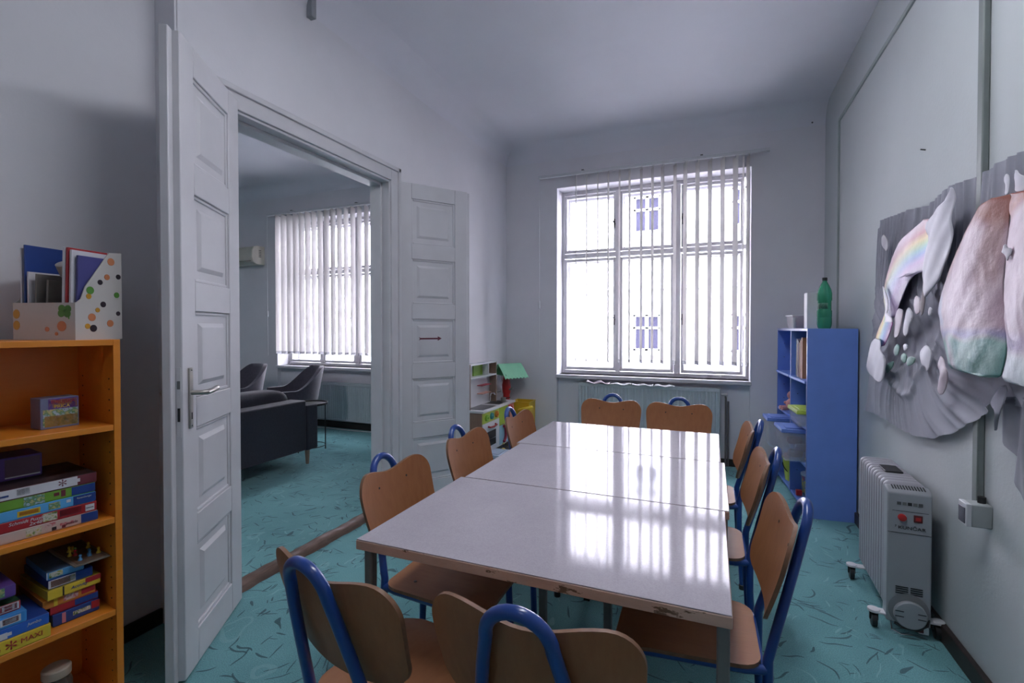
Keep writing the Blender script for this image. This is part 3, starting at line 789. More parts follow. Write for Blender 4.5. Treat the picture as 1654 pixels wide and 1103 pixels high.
bx('light blue game box lying under the speckled game board', 78, 138, y_+.008, zb+.153, zb+.178, c_ltb, mottled('blue lid', [(.03, .05, .09), (.05, .1, .18), (.02, .03, .05)], 10), [(.0, .02, 0, 1, c_wh), (.06, .42, .15, .9, m_pic1)], [], RAD(-2))
# thin board with loose counters on it
bl, br_ = shelf_px(132, 905, .06)[0], -T_-.004
P = SO+ex*((bl+br_)/2-.01)+ey*.15+Vector((0, 0, zb+.1785))
bd = thing('game_board', 'thin grey game board lying over the inner box stack', 'game board', P, SA)
w_ = (br_-bl)/2+.02
MB().box(-w_, w_-.012, -.125, .115, 0, .005).build('board', pc_('board grey', (.20, .16, .13)), bd, bevel=.001)
MB().box(-w_+.01, w_-.02, -.115, .105, .005, .0056).build('board_print', mottled('board print', [(.10, .06, .05), (.16, .10, .07), (.05, .04, .05)], 30), bd)
random.seed(4)
for i in range(13):
    m, cn = random.choice([(c_red, 'red'), (c_green, 'green'), (c_yel, 'yellow'), (c_ltb, 'light blue')])
    q = SO+ex*((bl+br_)/2-.01+random.uniform(-.04, .045))+ey*(.15+random.uniform(-.095, .03))+Vector((0, 0, zb+.1842))
    if i < 10: c = MB().lathe([(.0065, 0), (.006, .004), (.0032, .009), (.0028, .013)], n=10).sphere((0, 0, .0155), .0045, 8).build('game_counter', m, None, loc=q)
    tag(c, 'small coloured game counter standing on the thin grey game board', 'game counter', 'loose counters on the grey game board')
    if i >= 9: break
# left hand stack, standing nearer the front
def bl_(l, pr, py, y0, z0, z1, side, top_, pat=(), txt=(), rot=0., y1=.22, nm='puzzle_box', x0=-.50):
    return game_box(l, x0, shelf_px(pr, py, y0)[0], y0, y1, z0, z1, side, top_, pat, txt, rot, nm, 'box', 'boxes stacked towards the front of the lower board')
bl_('yellow puzzle box with red lettering at the bottom of the front stack', 82, 1000, .004, zb, zb+.040, c_yel, c_yel, [], [('MAXI', .021, c_red, .86, .50), ('*', .060, c_red, .715, .18), ('Puzzle', .021, c_red, .56, .45)], 0)
bl_('blue puzzle box with a white jigsaw tab on top of the yellow one', 79, 980, .008, zb+.040, zb+.074, c_blue, c_navy, [(.3, .70, .05, .62, c_wh), (.70, .73, .25, .55, c_wh), (.42, .58, .1, .55, c_dk), (.44, .56, .2, .45, c_wh)], [('Jumbo', .012, c_wh, .89, .6, .2)], 0)
bl_('light blue puzzle box with a white oval badge in the front stack', 43, 970, .008, zb+.074, zb+.108, pc_('azure', (.05, .25, .62)), pc_('azure', (.05, .25, .62)), [(.78, .95, .2, .85, c_wh), (.80, .93, .28, .77, c_mar), (.82, .91, .36, .69, c_wh)], [], 0)
bl_('red game box with a white framed emblem in the front stack', 33, 955, .03, zb+.108, zb+.136, c_red, pc_('dark green', (.02, .06, .03)), [(.80, .985, .1, .92, c_wh), (.815, .97, .18, .84, c_red), (.84, .86, .25, .77, c_wh), (.925, .945, .25, .77, c_wh), (.86, .925, .45, .57, c_wh)], [], 0, nm='game_box')
bl_('dark green game box under the purple one in the front stack', 20, 930, .05, zb+.136, zb+.158, pc_('dark green', (.02, .06, .03)), pc_('dark green', (.02, .06, .03)), [], [], 0, nm='game_box')
bl_('purple picture box on top of the front stack', 25, 905, .02, zb+.158, zb+.194, c_pur, c_pur, [(.4, .90, .12, .9, m_pic2), (.5, .85, .2, .5, m_pic3)], [], 0, nm='game_box')
# jar on the bottom board
jx, _ = shelf_px(92, 1075, .08)
P = SO+ex*jx+ey*.085+Vector((0, 0, ZS[0]+.0006))
ja = thing('storage_jar', 'clear jar with a beige lid and a printed label on the bottom board', 'jar', P, SA)
MB().lathe([(.036, 0), (.040, .006), (.040, .115), (.034, .135), (.033, .145)], n=28).build('jar_body', sheer('jar plastic', (.16, .13, .11), .75, .15, .1), ja)
MB().lathe([(.0375, .142), (.0375, .166), (.034, .170)], n=28).build('lid', pc_('beige', (.42, .34, .27)), ja)
lb = MB().grid(lambda u, v: (.0406*cos(pi*1.1+u*pi*.8), .0406*sin(pi*1.1+u*pi*.8), .03+.065*v), 14, 2).build('label_wrap', pc_('pale label', (.45, .36, .33)), ja, solid=.0008)
text('HIRM', .026, c_mar, ja, (0, -.0418, .062), (pi/2, 0, 0))
jx2, _ = shelf_px(8, 1100, .10)
P = SO+ex*(jx2-.03)+ey*.10+Vector((0, 0, ZS[0]+.0006))
tb = thing('toy_tub', 'small grey tub on the bottom board beside the jar', 'tub', P, SA)
MB().lathe([(.04, 0), (.046, .07), (.046, .078)], n=24).build('tub_body', pc_('greyish', (.2, .2, .24)), tb)
MB().lathe([(.048, .078), (.048, .09), (.044, .093)], n=24).build('lid', c_wh, tb)

# magazine holder on top of the shelf, with what stands in it
HA = RAD(15); hw, hd, hf, hb_ = .235, .165, .122, .305
_cx, _ = shelf_px(122, 548, .03)
HP = SO+ex*_cx+ey*.03+Vector((0, 0, SHH)) - Vector((cos(HA), sin(HA), 0))*hw
HM = Matrix.Rotation(HA, 3, 'Z')
mh = thing('magazine_holder', 'white card magazine holder printed with a clover, on the orange shelf', 'magazine holder', HP, HA)
M_holder = mat('holder card', (.55, .52, .50), .5, var=.04)
MB().box(0, hw, 0, .003, 0, hf).build('front_panel', M_holder, mh)
MB().box(0, hw, hd-.003, hd, 0, hb_).build('back_panel', M_holder, mh)
MB().box(.003, hw-.003, .003, hd-.003, 0, .003).build('base', M_holder, mh)
for x in (0, hw-.003):
    MB().prism([(.003, 0), (hd-.003, 0), (hd-.003, hb_), (.118, hb_-.005), (.034, hf+.055), (.018, hf+.012), (.003, hf)], 0, x, x+.003).build('side_panel', M_holder, mh)
def blob(u0, v0, r, n=14, ex_=1.):
    return [(u0+r*cos(2*pi*i/n)*ex_, v0+r*sin(2*pi*i/n)) for i in range(n)]
lf = MB()
for a in (40, 130, 220, 310): lf.prism(blob(.196+.016*cos(RAD(a)), .094+.011*sin(RAD(a)), .0125), 1, -.0012, .0004)
lf.box(.210, .214, -.0012, .0004, .068, .088)
tag(lf.build('clover_print', pc_('clover', (.10, .27, .05)), mh), 'green four leaf clover')
for v in (.048, .085): MB().prism(blob(.014, v, .0155, 14, .8), 1, -.0011, .0004).build('spot_print', pc_('amber', (.55, .28, .03)), mh)
for (u, v, r) in ((.185, .045, .017), (.13, .035, .008), (.165, .020, .006)): MB().prism(blob(u, v, r), 1, -.0011, .0004).build('spot_print', pc_('coral', (.55, .20, .09)), mh)
# plain coloured spots on the long side
for nm, pts in (('coral', [(.055, .075, .013), (.12, .055, .012), (.125, .27, .013), (.11, .215, .010)]), ('clover', [(.05, .165, .013), (.145, .155, .010)]), ('amber', [(.045, .145, .009), (.075, .10, .008), (.04, .045, .009)]), ('dark', [(.06, .038, .012), (.095, .12, .010), (.15, .09, .008), (.085, .195, .009), (.152, .22, .009)])):
    pc_('dark', (.03, .02, .03))
    for (u, v, r) in pts: MB().prism(blob(u, v, r), 0, hw-.0006, hw+.0010).build('spot_print', MATS['print '+nm], mh)
def held(name, label, cat, x, y, w, d, h, m, tilt=0., rot=0., z0=.0035):
    P = HP+HM @ Vector((x, y, z0))
    t = tag(MB().box(-w/2, w/2, -d/2, d/2, 0, h).build(name, m, None, bevel=.001, loc=P), label, cat, 'papers and booklets in the magazine holder')
    t.rotation_euler = (0, tilt, HA+rot)
    return t
held('folder', 'dark blue folder along the outer side of the magazine holder', 'folder', .034, .080, .006, .140, .312, c_navy)
held('booklet', 'tall red booklet standing edge on in the magazine holder', 'booklet', .190, .074, .0085, .135, .300, c_red, RAD(2))
held('booklet', 'tall white booklet to the left of the red one in the holder', 'booklet', .178, .074, .010, .135, .302, c_wh, RAD(2))
held('booklet', 'violet blue booklet against the sloping side of the holder', 'booklet', .216, .080, .008, .125, .275, pc_('violet blue', (.07, .07, .24)), RAD(2))
held('booklet', 'pale booklet between the red and violet blue ones in the holder', 'booklet', .2025, .075, .008, .135, .292, c_wh, RAD(2))
held('booklet', 'low grey booklet in front of the dark blue folder', 'booklet', .070, .075, .006, .130, .215, pc_('grey paper', (.20, .18, .17)), RAD(2))
held('booklet', 'low white booklet between the dark blue folder and the grey booklet', 'booklet', .052, .070, .006, .130, .222, c_wh)
held('booklet', 'thin white booklet at the outer end of the magazine holder', 'booklet', .016, .078, .006, .130, .302, c_wh)
held('booklet', 'brownish grey booklet beside the tape roll in the holder', 'booklet', .105, .080, .008, .130, .195, pc_('taupe paper', (.17, .15, .13)), RAD(3))
rp = MB().tube([(0, 0, 0), (.012, -.02, .035)], .022, 18).build('tape_roll', pc_('grey paper roll', (.30, .28, .27)), None, loc=HP+HM @ Vector((.118, .080, .222)))
tag(rp, 'grey roll resting on the low booklets in the magazine holder', 'roll')
# dried straw twigs behind the holder
tw = MB(); random.seed(3)
for i in range(14):
    a = random.uniform(-.6, .6); l = random.uniform(.03, .075)
    tw.tube([(0, 0, .002), (-l*.5*cos(a), .004*sin(9*i), .06+l*.3*sin(a)), (-l, .006*sin(5*i), .075+l*.7*sin(a))], .0008, 4)
tag(tw.build('dried_twigs', mat('straw', (.40, .30, .14), .8), None, loc=HP+HM @ Vector((-.012, .10, 0))), 'pale straw twigs poking out beside the magazine holder', 'twigs')
bpy.data.objects['dried_twigs'].rotation_euler = (0, 0, HA)

# ================================================================== LOUNGE THROUGH THE DOORWAY
def rbox(mb, x0, x1, y0, y1, z0, z1): return mb.box(x0, x1, y0, y1, z0, z1)
sf = thing('sofa', 'charcoal sofa with its back to the doorway', 'sofa', (-3.60, 3.67, 0))
# local: x to the left of the back plane, y towards the near end
MB().box(-.16, .035, -1.95, -.14, .15, .625).build('back_frame', M_navy, sf, bevel=.012, seg=3)
for y0, y1 in ((-.14, 0), (-2.09, -1.95)): MB().box(-.86, .045, y0, y1, .145, .575).build('arm', M_navy, sf, bevel=.015, seg=3)
MB().box(-.86, -.16, -1.95, -.14, .15, .30).build('seat_base', M_navy, sf, bevel=.01)
def pillow(x0, x1, y0, y1, z0, z1, n=10, puff=.5):
    def f(u, v):
        a, b = 2*u-1, 2*v-1
        return a, b
    mb = MB()
    # superellipsoid
    def g(u, v):
        th = (u-.5)*pi; ph = v*2*pi
        sg = lambda w, e: math.copysign(abs(w)**e, w)
        x = sg(cos(th), .45)*sg(cos(ph), .35); y = sg(cos(th), .45)*sg(sin(ph), .35); z = sg(sin(th), .55)
        wr = .012*sin(y*17+z*3)*(1-abs(z))
        return ((x0+x1)/2+(x1-x0)/2*x+wr*.6, (y0+y1)/2+(y1-y0)/2*y, (z0+z1)/2+(z1-z0)/2*z+wr)
    return mb.grid(g, 14, 32)
for k in range(2):
    y0 = -1.95+k*.905
    pillow(-.40, -.13, y0+.01, y0+.895, .40, .735).build('back_cushion', M_navy, sf, smooth=70)
    MB().box(-.85, -.36, y0+.005, y0+.90, .30, .44).build('seat_cushion', M_navy, sf, bevel=.03, seg=3)
for x, y in ((-.02, -.075), (-.80, -.075), (-.02, -2.01), (-.80, -2.01)):
    MB().lathe([(.014, 0), (.016, .01), (.024, .15)], (x, y, 0), 16).build('leg', M_ltwood, sf)

def armchair(label, x, y, rz, sc_=1.):
    t = thing('armchair', label, 'armchair', (x, y, 0), rz, 'plum grey shell armchairs in the lounge')
    # shell wrapping round the seat: angle runs from one arm tip over the back to the other
    def f(u, v, s):
        a = lerp(-1.92, 1.92, u); q = abs(a)/1.92
        topz = lerp(.84, .575, sstep(.22, .80, q)); z = lerp(.30, topz, v)
        r = .33+.05*v*(1-sstep(.3, .9, q))*1.2-(.045 if s else 0)
        xx = r*sin(a)*1.02; yy = -r*cos(a)*(1.0 if abs(a) < pi/2 else 1.35)-.05*v*(1-q)
        return (xx, yy, z)
    MB().shell(f, 40, 10).build('shell', M_plum, t, smooth=80, bevel=0)
    MB().lathe([(.10, .30), (.29, .31), (.31, .35), (.305, .41), (.27, .43), (.0, .435)], (0, 0.02, 0), 28).build('seat_cushion', M_plum, t, smooth=60)
    for sx_ in (-1, 1):
        for sy_ in (-1, 1): MB().tube([(sx_*.17, sy_*.17, .31), (sx_*.24, sy_*.24, 0)], [.018, .011], 10).build('leg', M_dark, t)
    return t
armchair('plum grey armchair before the lounge window, behind the small round side table', -4.76, 4.40, RAD(150))
armchair('plum grey armchair partly hidden by the open door leaf', -5.60, 4.30, RAD(165))

st = thing('side_table', 'small round black metal side table next to the sofa', 'side table', (-4.02, 4.02, 0))
MB().lathe([(.0, .488), (.19, .488), (.192, .51), (.186, .51), (.184, .492), (.0, .492)], n=40).build('tray', M_dark, st, smooth=30)
for k in range(3):
    a = RAD(35+120*k); MB().tube([(.165*cos(a), .165*sin(a), .488), (.165*cos(a), .165*sin(a), .0)], .006, 8).build('leg', M_dark, st)
MB().tube([(.165*cos(2*pi*i/36), .165*sin(2*pi*i/36), .045) for i in range(37)], .004, 6).build('ring', M_dark, st)

def radiator(name, label, x0, x1, z0, z1, y, valve=1):
    t = thing(name, label, 'radiator', ((x0+x1)/2, y, z0)); w = (x1-x0)/2; h = z1-z0
    n = int((x1-x0)/.0335)
    for (ya, sg) in ((0, -1), (.075, 1)):
        prof = []
        for i in range(n):
            xa = -w+.012+(2*w-.024)*i/n; p = (2*w-.024)/n
            prof += [(xa, ya), (xa+p*.22, ya+.007), (xa+p*.40, ya+.007), (xa+p*.60, ya)]
        prof += [(w-.012, ya)]
        vs = [(a, b, .02) for a, b in prof]+[(a, b, h-.03) for a, b in prof]; m_ = len(prof)
        MB().add(vs, [(i, i+1, m_+i+1, m_+i) for i in range(m_-1)]).build('front_panel' if sg < 0 else 'rear_panel', M_rad, t, smooth=0, solid=.002)
    MB().box(-w, -w+.014, -.004, .082, 0, h).box(w-.014, w, -.004, .082, 0, h).build('side_cover', M_rad, t, bevel=.003)
    MB().box(-w, w, -.003, .006, 0, .022).box(-w, w, -.003, .006, h-.032, h-.004).build('rail', M_rad, t, bevel=.002)
    g = MB()
    for i in range(int(2*w/.014)): g.box(-w+.012+i*.014, -w+.018+i*.014, .006, .076, h-.010, h-.004)
    g.box(-w, w, -.003, .006, h-.006, h).box(-w, w, .074, .082, h-.006, h)
    g.build('top_grille', M_rad, t)
    if valve:
        MB().lathe([(.012, 0), (.014, .02), (.014, .05), (.010, .055)], n=14, T=Matrix.Translation((w+.012, .03, h-.055)) @ Matrix.Rotation(pi/2, 4, 'Y')).build('valve', M_white, t)
        MB().tube([(w+.03, .03, h-.055), (w+.045, .03, h-.06), (w+.05, .03, h-.09), (w+.05, .03, -z0+.0)], .009, 10).build('pipe', mat('brownish pipe', (.16, .14, .14), .5), t)
        MB().tube([(w+.072, .05, h-.12), (w+.072, .05, -z0)], .009, 10).build('pipe', mat('brownish pipe', (.16, .14, .14), .5), t)
    for s in (-.6, .6): MB().box(s*w-.015, s*w+.015, .07, .125, h*.5-.02, h*.5+.1).build('bracket', M_rad, t)
    return t
radiator('radiator', 'ribbed panel radiator under the window behind the far chairs', -1.289, .078, .185, .738, 5.0-.012)
radiator('radiator', 'long ribbed panel radiator under the lounge window', -5.30, -3.952, .105, .597, 5.0-.012, 0)
# cable lying along the lounge skirting
cb = [(-4.95, 4.93, .006), (-4.6, 4.955, .006), (-4.25, 4.94, .006), (-3.95, 4.96, .006), (-3.5, 4.95, .006), (-3.0, 4.96, .006)]
tag(MB().tube(cb, .005, 6).build('cable', M_white), 'white cable lying on the carpet below the lounge radiator', 'cable')
# air conditioner
ac = thing('air_conditioner', 'white wall air conditioner left of the lounge window', 'air conditioner', (-5.86, YB, 2.20))
pf = [(0, 0), (-.13, .0), (-.185, .03), (-.20, .09), (-.195, .19), (-.17, .235), (-.12, .25), (0, .25)]
M_ac = mat('backlit ac plastic', (.52, .50, .43), .4)  # darker than the cap: the backlit front is put into the colour
MB().prism(pf, 0, -.80, -.012).build('casing', M_ac, ac, bevel=.004)
pf2 = [(0, -.003), (-.13, -.003), (-.188, .027), (-.204, .09), (-.199, .192), (-.173, .24), (-.122, .254), (0, .254)]
e_ = MB().prism(pf2, 0, -.012, .012).build('end_cap', mat('lit cream ac cap', (.66, .62, .52), .4), ac, bevel=.005)  # lighter copy of the casing colour, window light painted in
v_ = MB()
for k in range(5): v_.box(.0115, .0128, -.10, -.06, .10+.022*k, .11+.022*k)
v_.build('vent', M_dark, e_)
MB().box(-.79, -.03, -.202, -.17, .035, .05).build('louvre', mat('ac louvre', (.30, .28, .23), .5), ac, bevel=.003)

# ================================================================== PAPERS ON THE RADIATOR
random.seed(21)
for (pa, pb, m, lab) in ((948, 985, M_pinkcard, 'crumpled pinkish paper lying on the radiator top, leftmost of the papers there'), (986, 1020, M_paper, 'crumpled white paper on the radiator top, next to the pinkish one'), (1021, 1055, M_paper, 'flat white paper on the radiator top, third from the pinkish one'), (1057, 1090, M_paper, 'crumpled white paper on the radiator top, nearest its bare grille end')):
    xa = onY(pa, 618, 4.98).x; xb = onY(pb, 618, 4.98).x; s1, s2 = random.uniform(0, 6), random.uniform(0, 6)
    hgt = .030 if m is M_pinkcard else .014
    def f(u, v, xa=xa, xb=xb, s1=s1, s2=s2, hgt=hgt):
        x = lerp(xa, xb, u); y = lerp(4.965, 5.06, v); z = .7405+hgt*(.5+.5*sin(u*11+s1+2*v))*(.4+.6*sin(v*pi))+.006*sin(u*23+v*7+s2)**2
        if v < .12: z -= .012*(1-v/.12)*(.5+.5*sin(u*9+s2))
        return (x, y-.012*sin(u*8+s1), max(z, .728 if v < .1 else .7392))
    tag(MB().grid(f, 18, 10).build('paper_sheet', m, smooth=50, solid=.001), lab, 'paper', 'papers on the radiator')

# ================================================================== TOY KITCHEN
KX, KY0, KY1 = -1.92, 3.98, 4.735
tk = thing('toy_kitchen', 'white and lime toy kitchen in the corner behind the arrow door', 'toy kitchen', (-2.135, KY0, 0))
kd, kl = KX+2.135, KY1-KY0
MB().box(0, kd-.008, 0, .014, 0, .535).box(0, kd-.008, kl-.014, kl, 0, .535).box(.002, .01, .014, kl-.014, .15, .535).build('carcass', M_kwood, tk)
wt = MB().box(0, kd+.012, -.012, kl+.012, .535, .556).build('worktop', M_white, tk, bevel=.003)
MB().box(.03, kd-.02, .42, .66, .555, .5575).build('sink', M_grey, wt, bevel=.004)
MB().box(.05, kd-.035, .44, .64, .5572, .5585).build('basin', M_dark, wt)
MB().box(.03, kd-.02, .06, .34, .5555, .5585).build('hob', mat('toy hob', (.10, .10, .11), .3), wt, bevel=.002)
fz0, fz1 = .165, .533
MB().box(kd-.022, kd-.008, .014, kl-.014, .15, fz0).box(kd-.022, kd-.008, .37, .385, fz0, fz1).build('front_rail', M_white, tk)
cp = MB().box(kd-.008, kd, .0, .375, .435, fz1).build('control_panel', mat('toy lime yellow', (.52, .60, .10), .4), tk, bevel=.002)
for k, m in enumerate((pc_('leaf green', (.18, .36, .03)), pc_('teal', (.05, .28, .30)), c_or)):
    MB().lathe([(.032, 0), (.030, .018), (.010, .020), (.010, .026)], n=18, T=Matrix.Translation((kd, .075+.11*k, .485)) @ Matrix.Rotation(pi/2, 4, 'Y')).build('knob', m, cp)
ov = MB().box(kd-.008, kd, 0, .375, fz0, .433).build('oven_door', M_white, tk, bevel=.002)
MB().box(kd-.001, kd+.0015, .085, .29, .205, .345).build('oven_window', mat('toy oven window', (.05, .045, .05), .2), ov)
MB().box(kd+.0012, kd+.004, .10, .275, .268, .274).build('oven_rack', M_chrome, ov)
MB().tube([(kd, .11, .395), (kd+.022, .12, .390), (kd+.026, .19, .385), (kd+.022, .265, .390), (kd, .275, .395)], .009, 10).build('handle', M_red, ov)
ud = MB().box(kd-.008, kd, .380, .60, .355, fz1).build('upper_door', M_lime, tk, bevel=.002)
tag(MB().tube([(kd, .575, .50), (kd+.02, .57, .505), (kd+.022, .55, .46), (kd+.02, .57, .415), (kd, .575, .42)], .010, 10).build('handle', M_dark, ud), 'dark handle')
MB().box(kd-.008, kd, .602, kl, .355, fz1).build('side_door', mat('toy salmon', (.55, .20, .16), .4), tk, bevel=.002)
MB().tube([(kd+.012, .62+.045*cos(pi*i/10), .475+.045*sin(pi*i/10)) for i in range(11)], .013, 10).tube([(kd+.012, .575, .475), (kd+.012, .575, .42)], .013, 10).build('handle', M_red, tk)
ld_ = MB().box(kd-.008, kd, .380, kl, fz0, .35).build('lower_door', mat('toy sky', (.30, .50, .62), .4), tk, bevel=.002)
MB().box(kd-.001, kd+.0015, .62, .715, .21, .315).build('door_window', mat('toy blue window', (.05, .13, .28), .25), ld_)
MB().tube([(kd+.012, .46+.05*cos(-pi/2+pi*i/10), .26+.075*sin(-pi/2+pi*i/10)) for i in range(11)], .014, 10).build('handle', mat('toy maroon', (.25, .015, .04), .35), ld_)
MB().tube([(kd+.003, .46+.075*cos(-pi/2+pi*i/10), .26+.10*sin(-pi/2+pi*i/10)) for i in range(11)], .008, 8).build('bow_print', pc_('soft yellow', (.55, .55, .25)), ld_)
ht = MB().box(0, .008, 0, .60, .556, .975).build('back_board', M_white, tk)
MB().box(.008, .085, .586, .60, .556, .975).build('hutch_side', M_kwood, tk)
MB().box(.008, .085, 0, .014, .556, .975).build('hutch_side', M_kwood, tk)
MB().box(.008, .088, .014, .586, .835, .848).box(.008, .088, .014, .586, .962, .975).box(.008, .085, .40, .412, .848, .962).build('hutch_shelf', M_white, tk)
tag(MB().box(.009, .020, .20, .40, .85, .96).build('back_print', mat('toy green board', (.16, .32, .02), .5), tk), 'green compartment back')
MB().box(.009, .02, .412, .586, .85, .96).build('back_print', M_kwood, tk)
MB().box(.008, .07, .30, .50, .745, .752).build('small_shelf', mat('toy crimson', (.45, .03, .06), .4), tk)
MB().box(.008, .07, .30, .50, .665, .672).build('small_shelf', mat('toy peach', (.50, .24, .18), .4), tk)
MB().tube([(.05, .52, .556), (.05, .52, .62), (.06, .52, .65), (.09, .52, .655), (.105, .52, .635)], .007, 8).build('tap', M_chrome, tk)
# toy roof on a red post in the corner behind the kitchen
rp_ = onY(818, 600, 4.80)
tr_ = thing('toy_roof_stand', 'green scalloped toy roof on a red post beside the toy kitchen', 'toy', (rp_.x, 4.80, 0))
zt_ = onY(818, 590, 4.80).z
MB().lathe([(.040, 0), (.040, .02), (.035, .03), (.032, .50), (.036, .52), (.036, .60), (.046, .63), (.048, .70), (.040, .74), (.034, .78), (.034, zt_-.06)], n=20).build('post', M_red, tr_, smooth=40)
MB().tube([(.05, -.03, .66), (.09, -.05, .68)], .010, 8).tube([(-.05, -.02, .64), (-.085, -.05, .63)], .010, 8).build('peg', M_grey, tr_)
def roof(u, v, s):
    x = lerp(-.11, .19, u); q = (v-.5)*2
    sc1 = .012*abs(sin(u*pi*7)) if abs(q) > .93 else 0
    return (x, .145*q, zt_+.02-.15*abs(q)**1.15+sc1-(.006 if s else 0))
# the ridge runs sideways, gable towards the room
MB().shell(roof, 28, 16, T=Matrix.Rotation(RAD(57), 4, 'Z')).build('roof', mat('mint plastic', (.27, .64, .40), .4), tr_, smooth=35)
gb = MB().prism([(-.125, zt_-.10), (.125, zt_-.10), (0, zt_+.005)], 0, -.085, -.079, T=Matrix.Rotation(RAD(57), 4, 'Z')).build('gable', mat('shaded mint plastic', (.07, .30, .12), .4), tr_)  # dark sheet stands in for the shade inside the open gable
# clear bag and small pot on the worktop
bagy = 4.665
def bagf(u, v):
    a = u*2*pi; z = v*.26; r = .052+.010*sin(a*3+z*30)+.012*sin(z*22)-.03*sstep(.7, 1, v)
    return (-2.065+r*cos(a)*.7, bagy+r*.8*sin(a), .5605+z)
tag(MB().grid(bagf, 24, 14).build('plastic_bag', sheer('clear film', (.55, .55, .58), .35, .2, .3), smooth=70), 'crinkled clear plastic bag standing on the toy worktop', 'bag')
cpn = thing('toy_pot', 'small grey toy pot on the toy worktop beside the red post', 'toy pot', (-1.955, onX(813, 645, -1.955).y, .5600))
MB().lathe([(.022, 0), (.026, .004), (.027, .05), (.024, .05), (.022, .006), (.0, .006)], n=20).build('pot_body', M_steel, cpn)
MB().tube([(.026, 0, .04), (.05, .015, .048), (.07, .02, .05)], .004, 6).build('handle', M_dark, cpn)
# bins under and beside the kitchen
def tub(name, label, cat, x, y, z, w, d, h, m, rz=0., rimm=None, lidm=None, group=None, taper=.86):
    t = thing(name, label, cat, (x, y, z), rz, group)
    def ring(k, hh): return [(-w*k, -d*k, hh), (w*k, -d*k, hh), (w*k, d*k, hh), (-w*k, d*k, hh)]
    vs = ring(taper, 0)+ring(1, h)+ring(.96, h)+ring(taper*.95, .006)
    fs = [(3, 2, 1, 0)]
    for o in (0, 4, 8):
        for i in range(4): fs.append((o+i, o+(i+1) % 4, o+4+(i+1) % 4, o+4+i))
    fs.append((12, 13, 14, 15))
    MB().add(vs, fs).build('tub_body', m, t, smooth=30, bevel=.006)
    if lidm:
        MB().box(-w*1.05, w*1.05, -d*1.05, d*1.05, h, h+.012).box(-w*.8, w*.8, -d*.8, d*.8, h+.012, h+.018).box(-w*1.06, w*1.06, -d*1.06, d*1.06, h-.014, h+.002).build('lid', lidm, t, bevel=.004)
    else:
        MB().box(-w*1.05, w*1.05, -d*1.05, -d*.96, h-.008, h+.002).box(-w*1.05, w*1.05, d*.96, d*1.05, h-.008, h+.002).box(-w*1.05, -w*.96, -d*.96, d*.96, h-.008, h+.002).box(w*.96, w*1.05, -d*.96, d*.96, h-.008, h+.002).build('rim', rimm or m, t, bevel=.003)
    return t
M_clear = sheer('cloudy box plastic', (.58, .60, .68), .31, .3, .3)
M_clearb = sheer('bluish box plastic', (.42, .52, .68), .75, .3, .3)
tub('storage_bin', 'pale blue plastic bin on the carpet under the toy kitchen', 'bin', -1.90, 4.19, 0, .10, .12, .13, M_clearb, lidm=pc_('pale lid', (.42, .50, .62)))
tub('storage_bin', 'light grey plastic bin under the toy kitchen, further from the door', 'bin', -1.90, 4.56, 0, .09, .10, .10, M_clear)
tb_ = thing('toy_duck', 'yellow toy sitting on the bins under the toy kitchen', 'toy', (-1.90, 4.390, .001))
MB().sphere((0, 0, .045), .045, 14).build('body', M_yel, tb_); MB().sphere((.01, -.01, .105), .028, 12).build('head', M_yel, tb_); MB().lathe([(.011, 0), (.002, .02)], n=8, T=Matrix.Translation((.033, -.015, .103)) @ Matrix.Rotation(pi/2, 4, 'Y')).build('beak', M_red, tb_)
# yellow box and ring right of the kitchen
yb_ = onY(843, 660, 4.90)
yz = onY(843, 647, 4.90).z
tub('toy_crate', 'yellow toy crate standing in the corner beside the toy kitchen', 'crate', yb_.x+.01, 4.91, 0, .105, .10, yz, M_yel, taper=.97)
yr = onZ(838, 664, yz-.05)
tag(MB().tube([(yr.x+.07*cos(2*pi*i/24), 4.74+.045*sin(2*pi*i/24)-.01, yz-.055+.02*cos(2*pi*i/24)) for i in range(25)], .016, 10, caps=False).tube([(yr.x, 4.74, 0), (yr.x, 4.74, yz-.06)], .02, 10).build('toy_ring_stand', M_yel), 'yellow toy ring on a stem in front of the yellow crate', 'toy')

# ================================================================== BLUE CABINET AND ITS CONTENTS
CO = Vector((.612, 3.874, 0)); CA = RAD(3.8)
CM = Matrix.Translation(CO) @ Matrix.Rotation(CA, 4, 'Z')
def cl(x, y, z): return CM @ Vector((x, y, z))
CL, CD, CH = 1.03, .298, 1.312
cb_ = thing('bookcase', 'blue open bookcase with toys and boxes against the grey green wall', 'bookcase', CO, CA)
t_ = .018
for y in (0, CL-t_): MB().box(0, CD, y, y+t_, 0, CH).build('side_panel', M_cab, cb_, bevel=.0015)
MB().box(.002, CD-.004, .506, .524, .04, CH-t_).build('divider', M_cab, cb_, bevel=.0015)
MB().box(0, CD, t_, CL-t_, CH-t_, CH).build('top_board', M_cab, cb_, bevel=.0015)
MB().box(CD-.005, CD, t_, CL-t_, .0, CH-t_).build('back_panel', M_cab, cb_)
MB().box(.03, .045, t_, CL-t_, 0, .024).build('plinth', M_cab, cb_)
for (ya, yb2) in ((t_, .506), (.524, CL-t_)):
    for z in (.04, .355, .62, .945): MB().box(-.012 if z > .9 else .004, CD-.006, ya, yb2, z-t_, z).build('shelf', M_cab, cb_, bevel=.0015)
eb = MB()  # thin strips that paint the reflection on the front edges
for y in (0, CL-t_): eb.box(-.0012, .0002, y, y+t_, 0, CH)
eb.box(.0006, .0022, .506, .524, .04, CH-t_).box(-.0012, .0002, t_, CL-t_, CH-t_, CH).build('edge_sheen', M_cabe, cb_)
hb = MB()
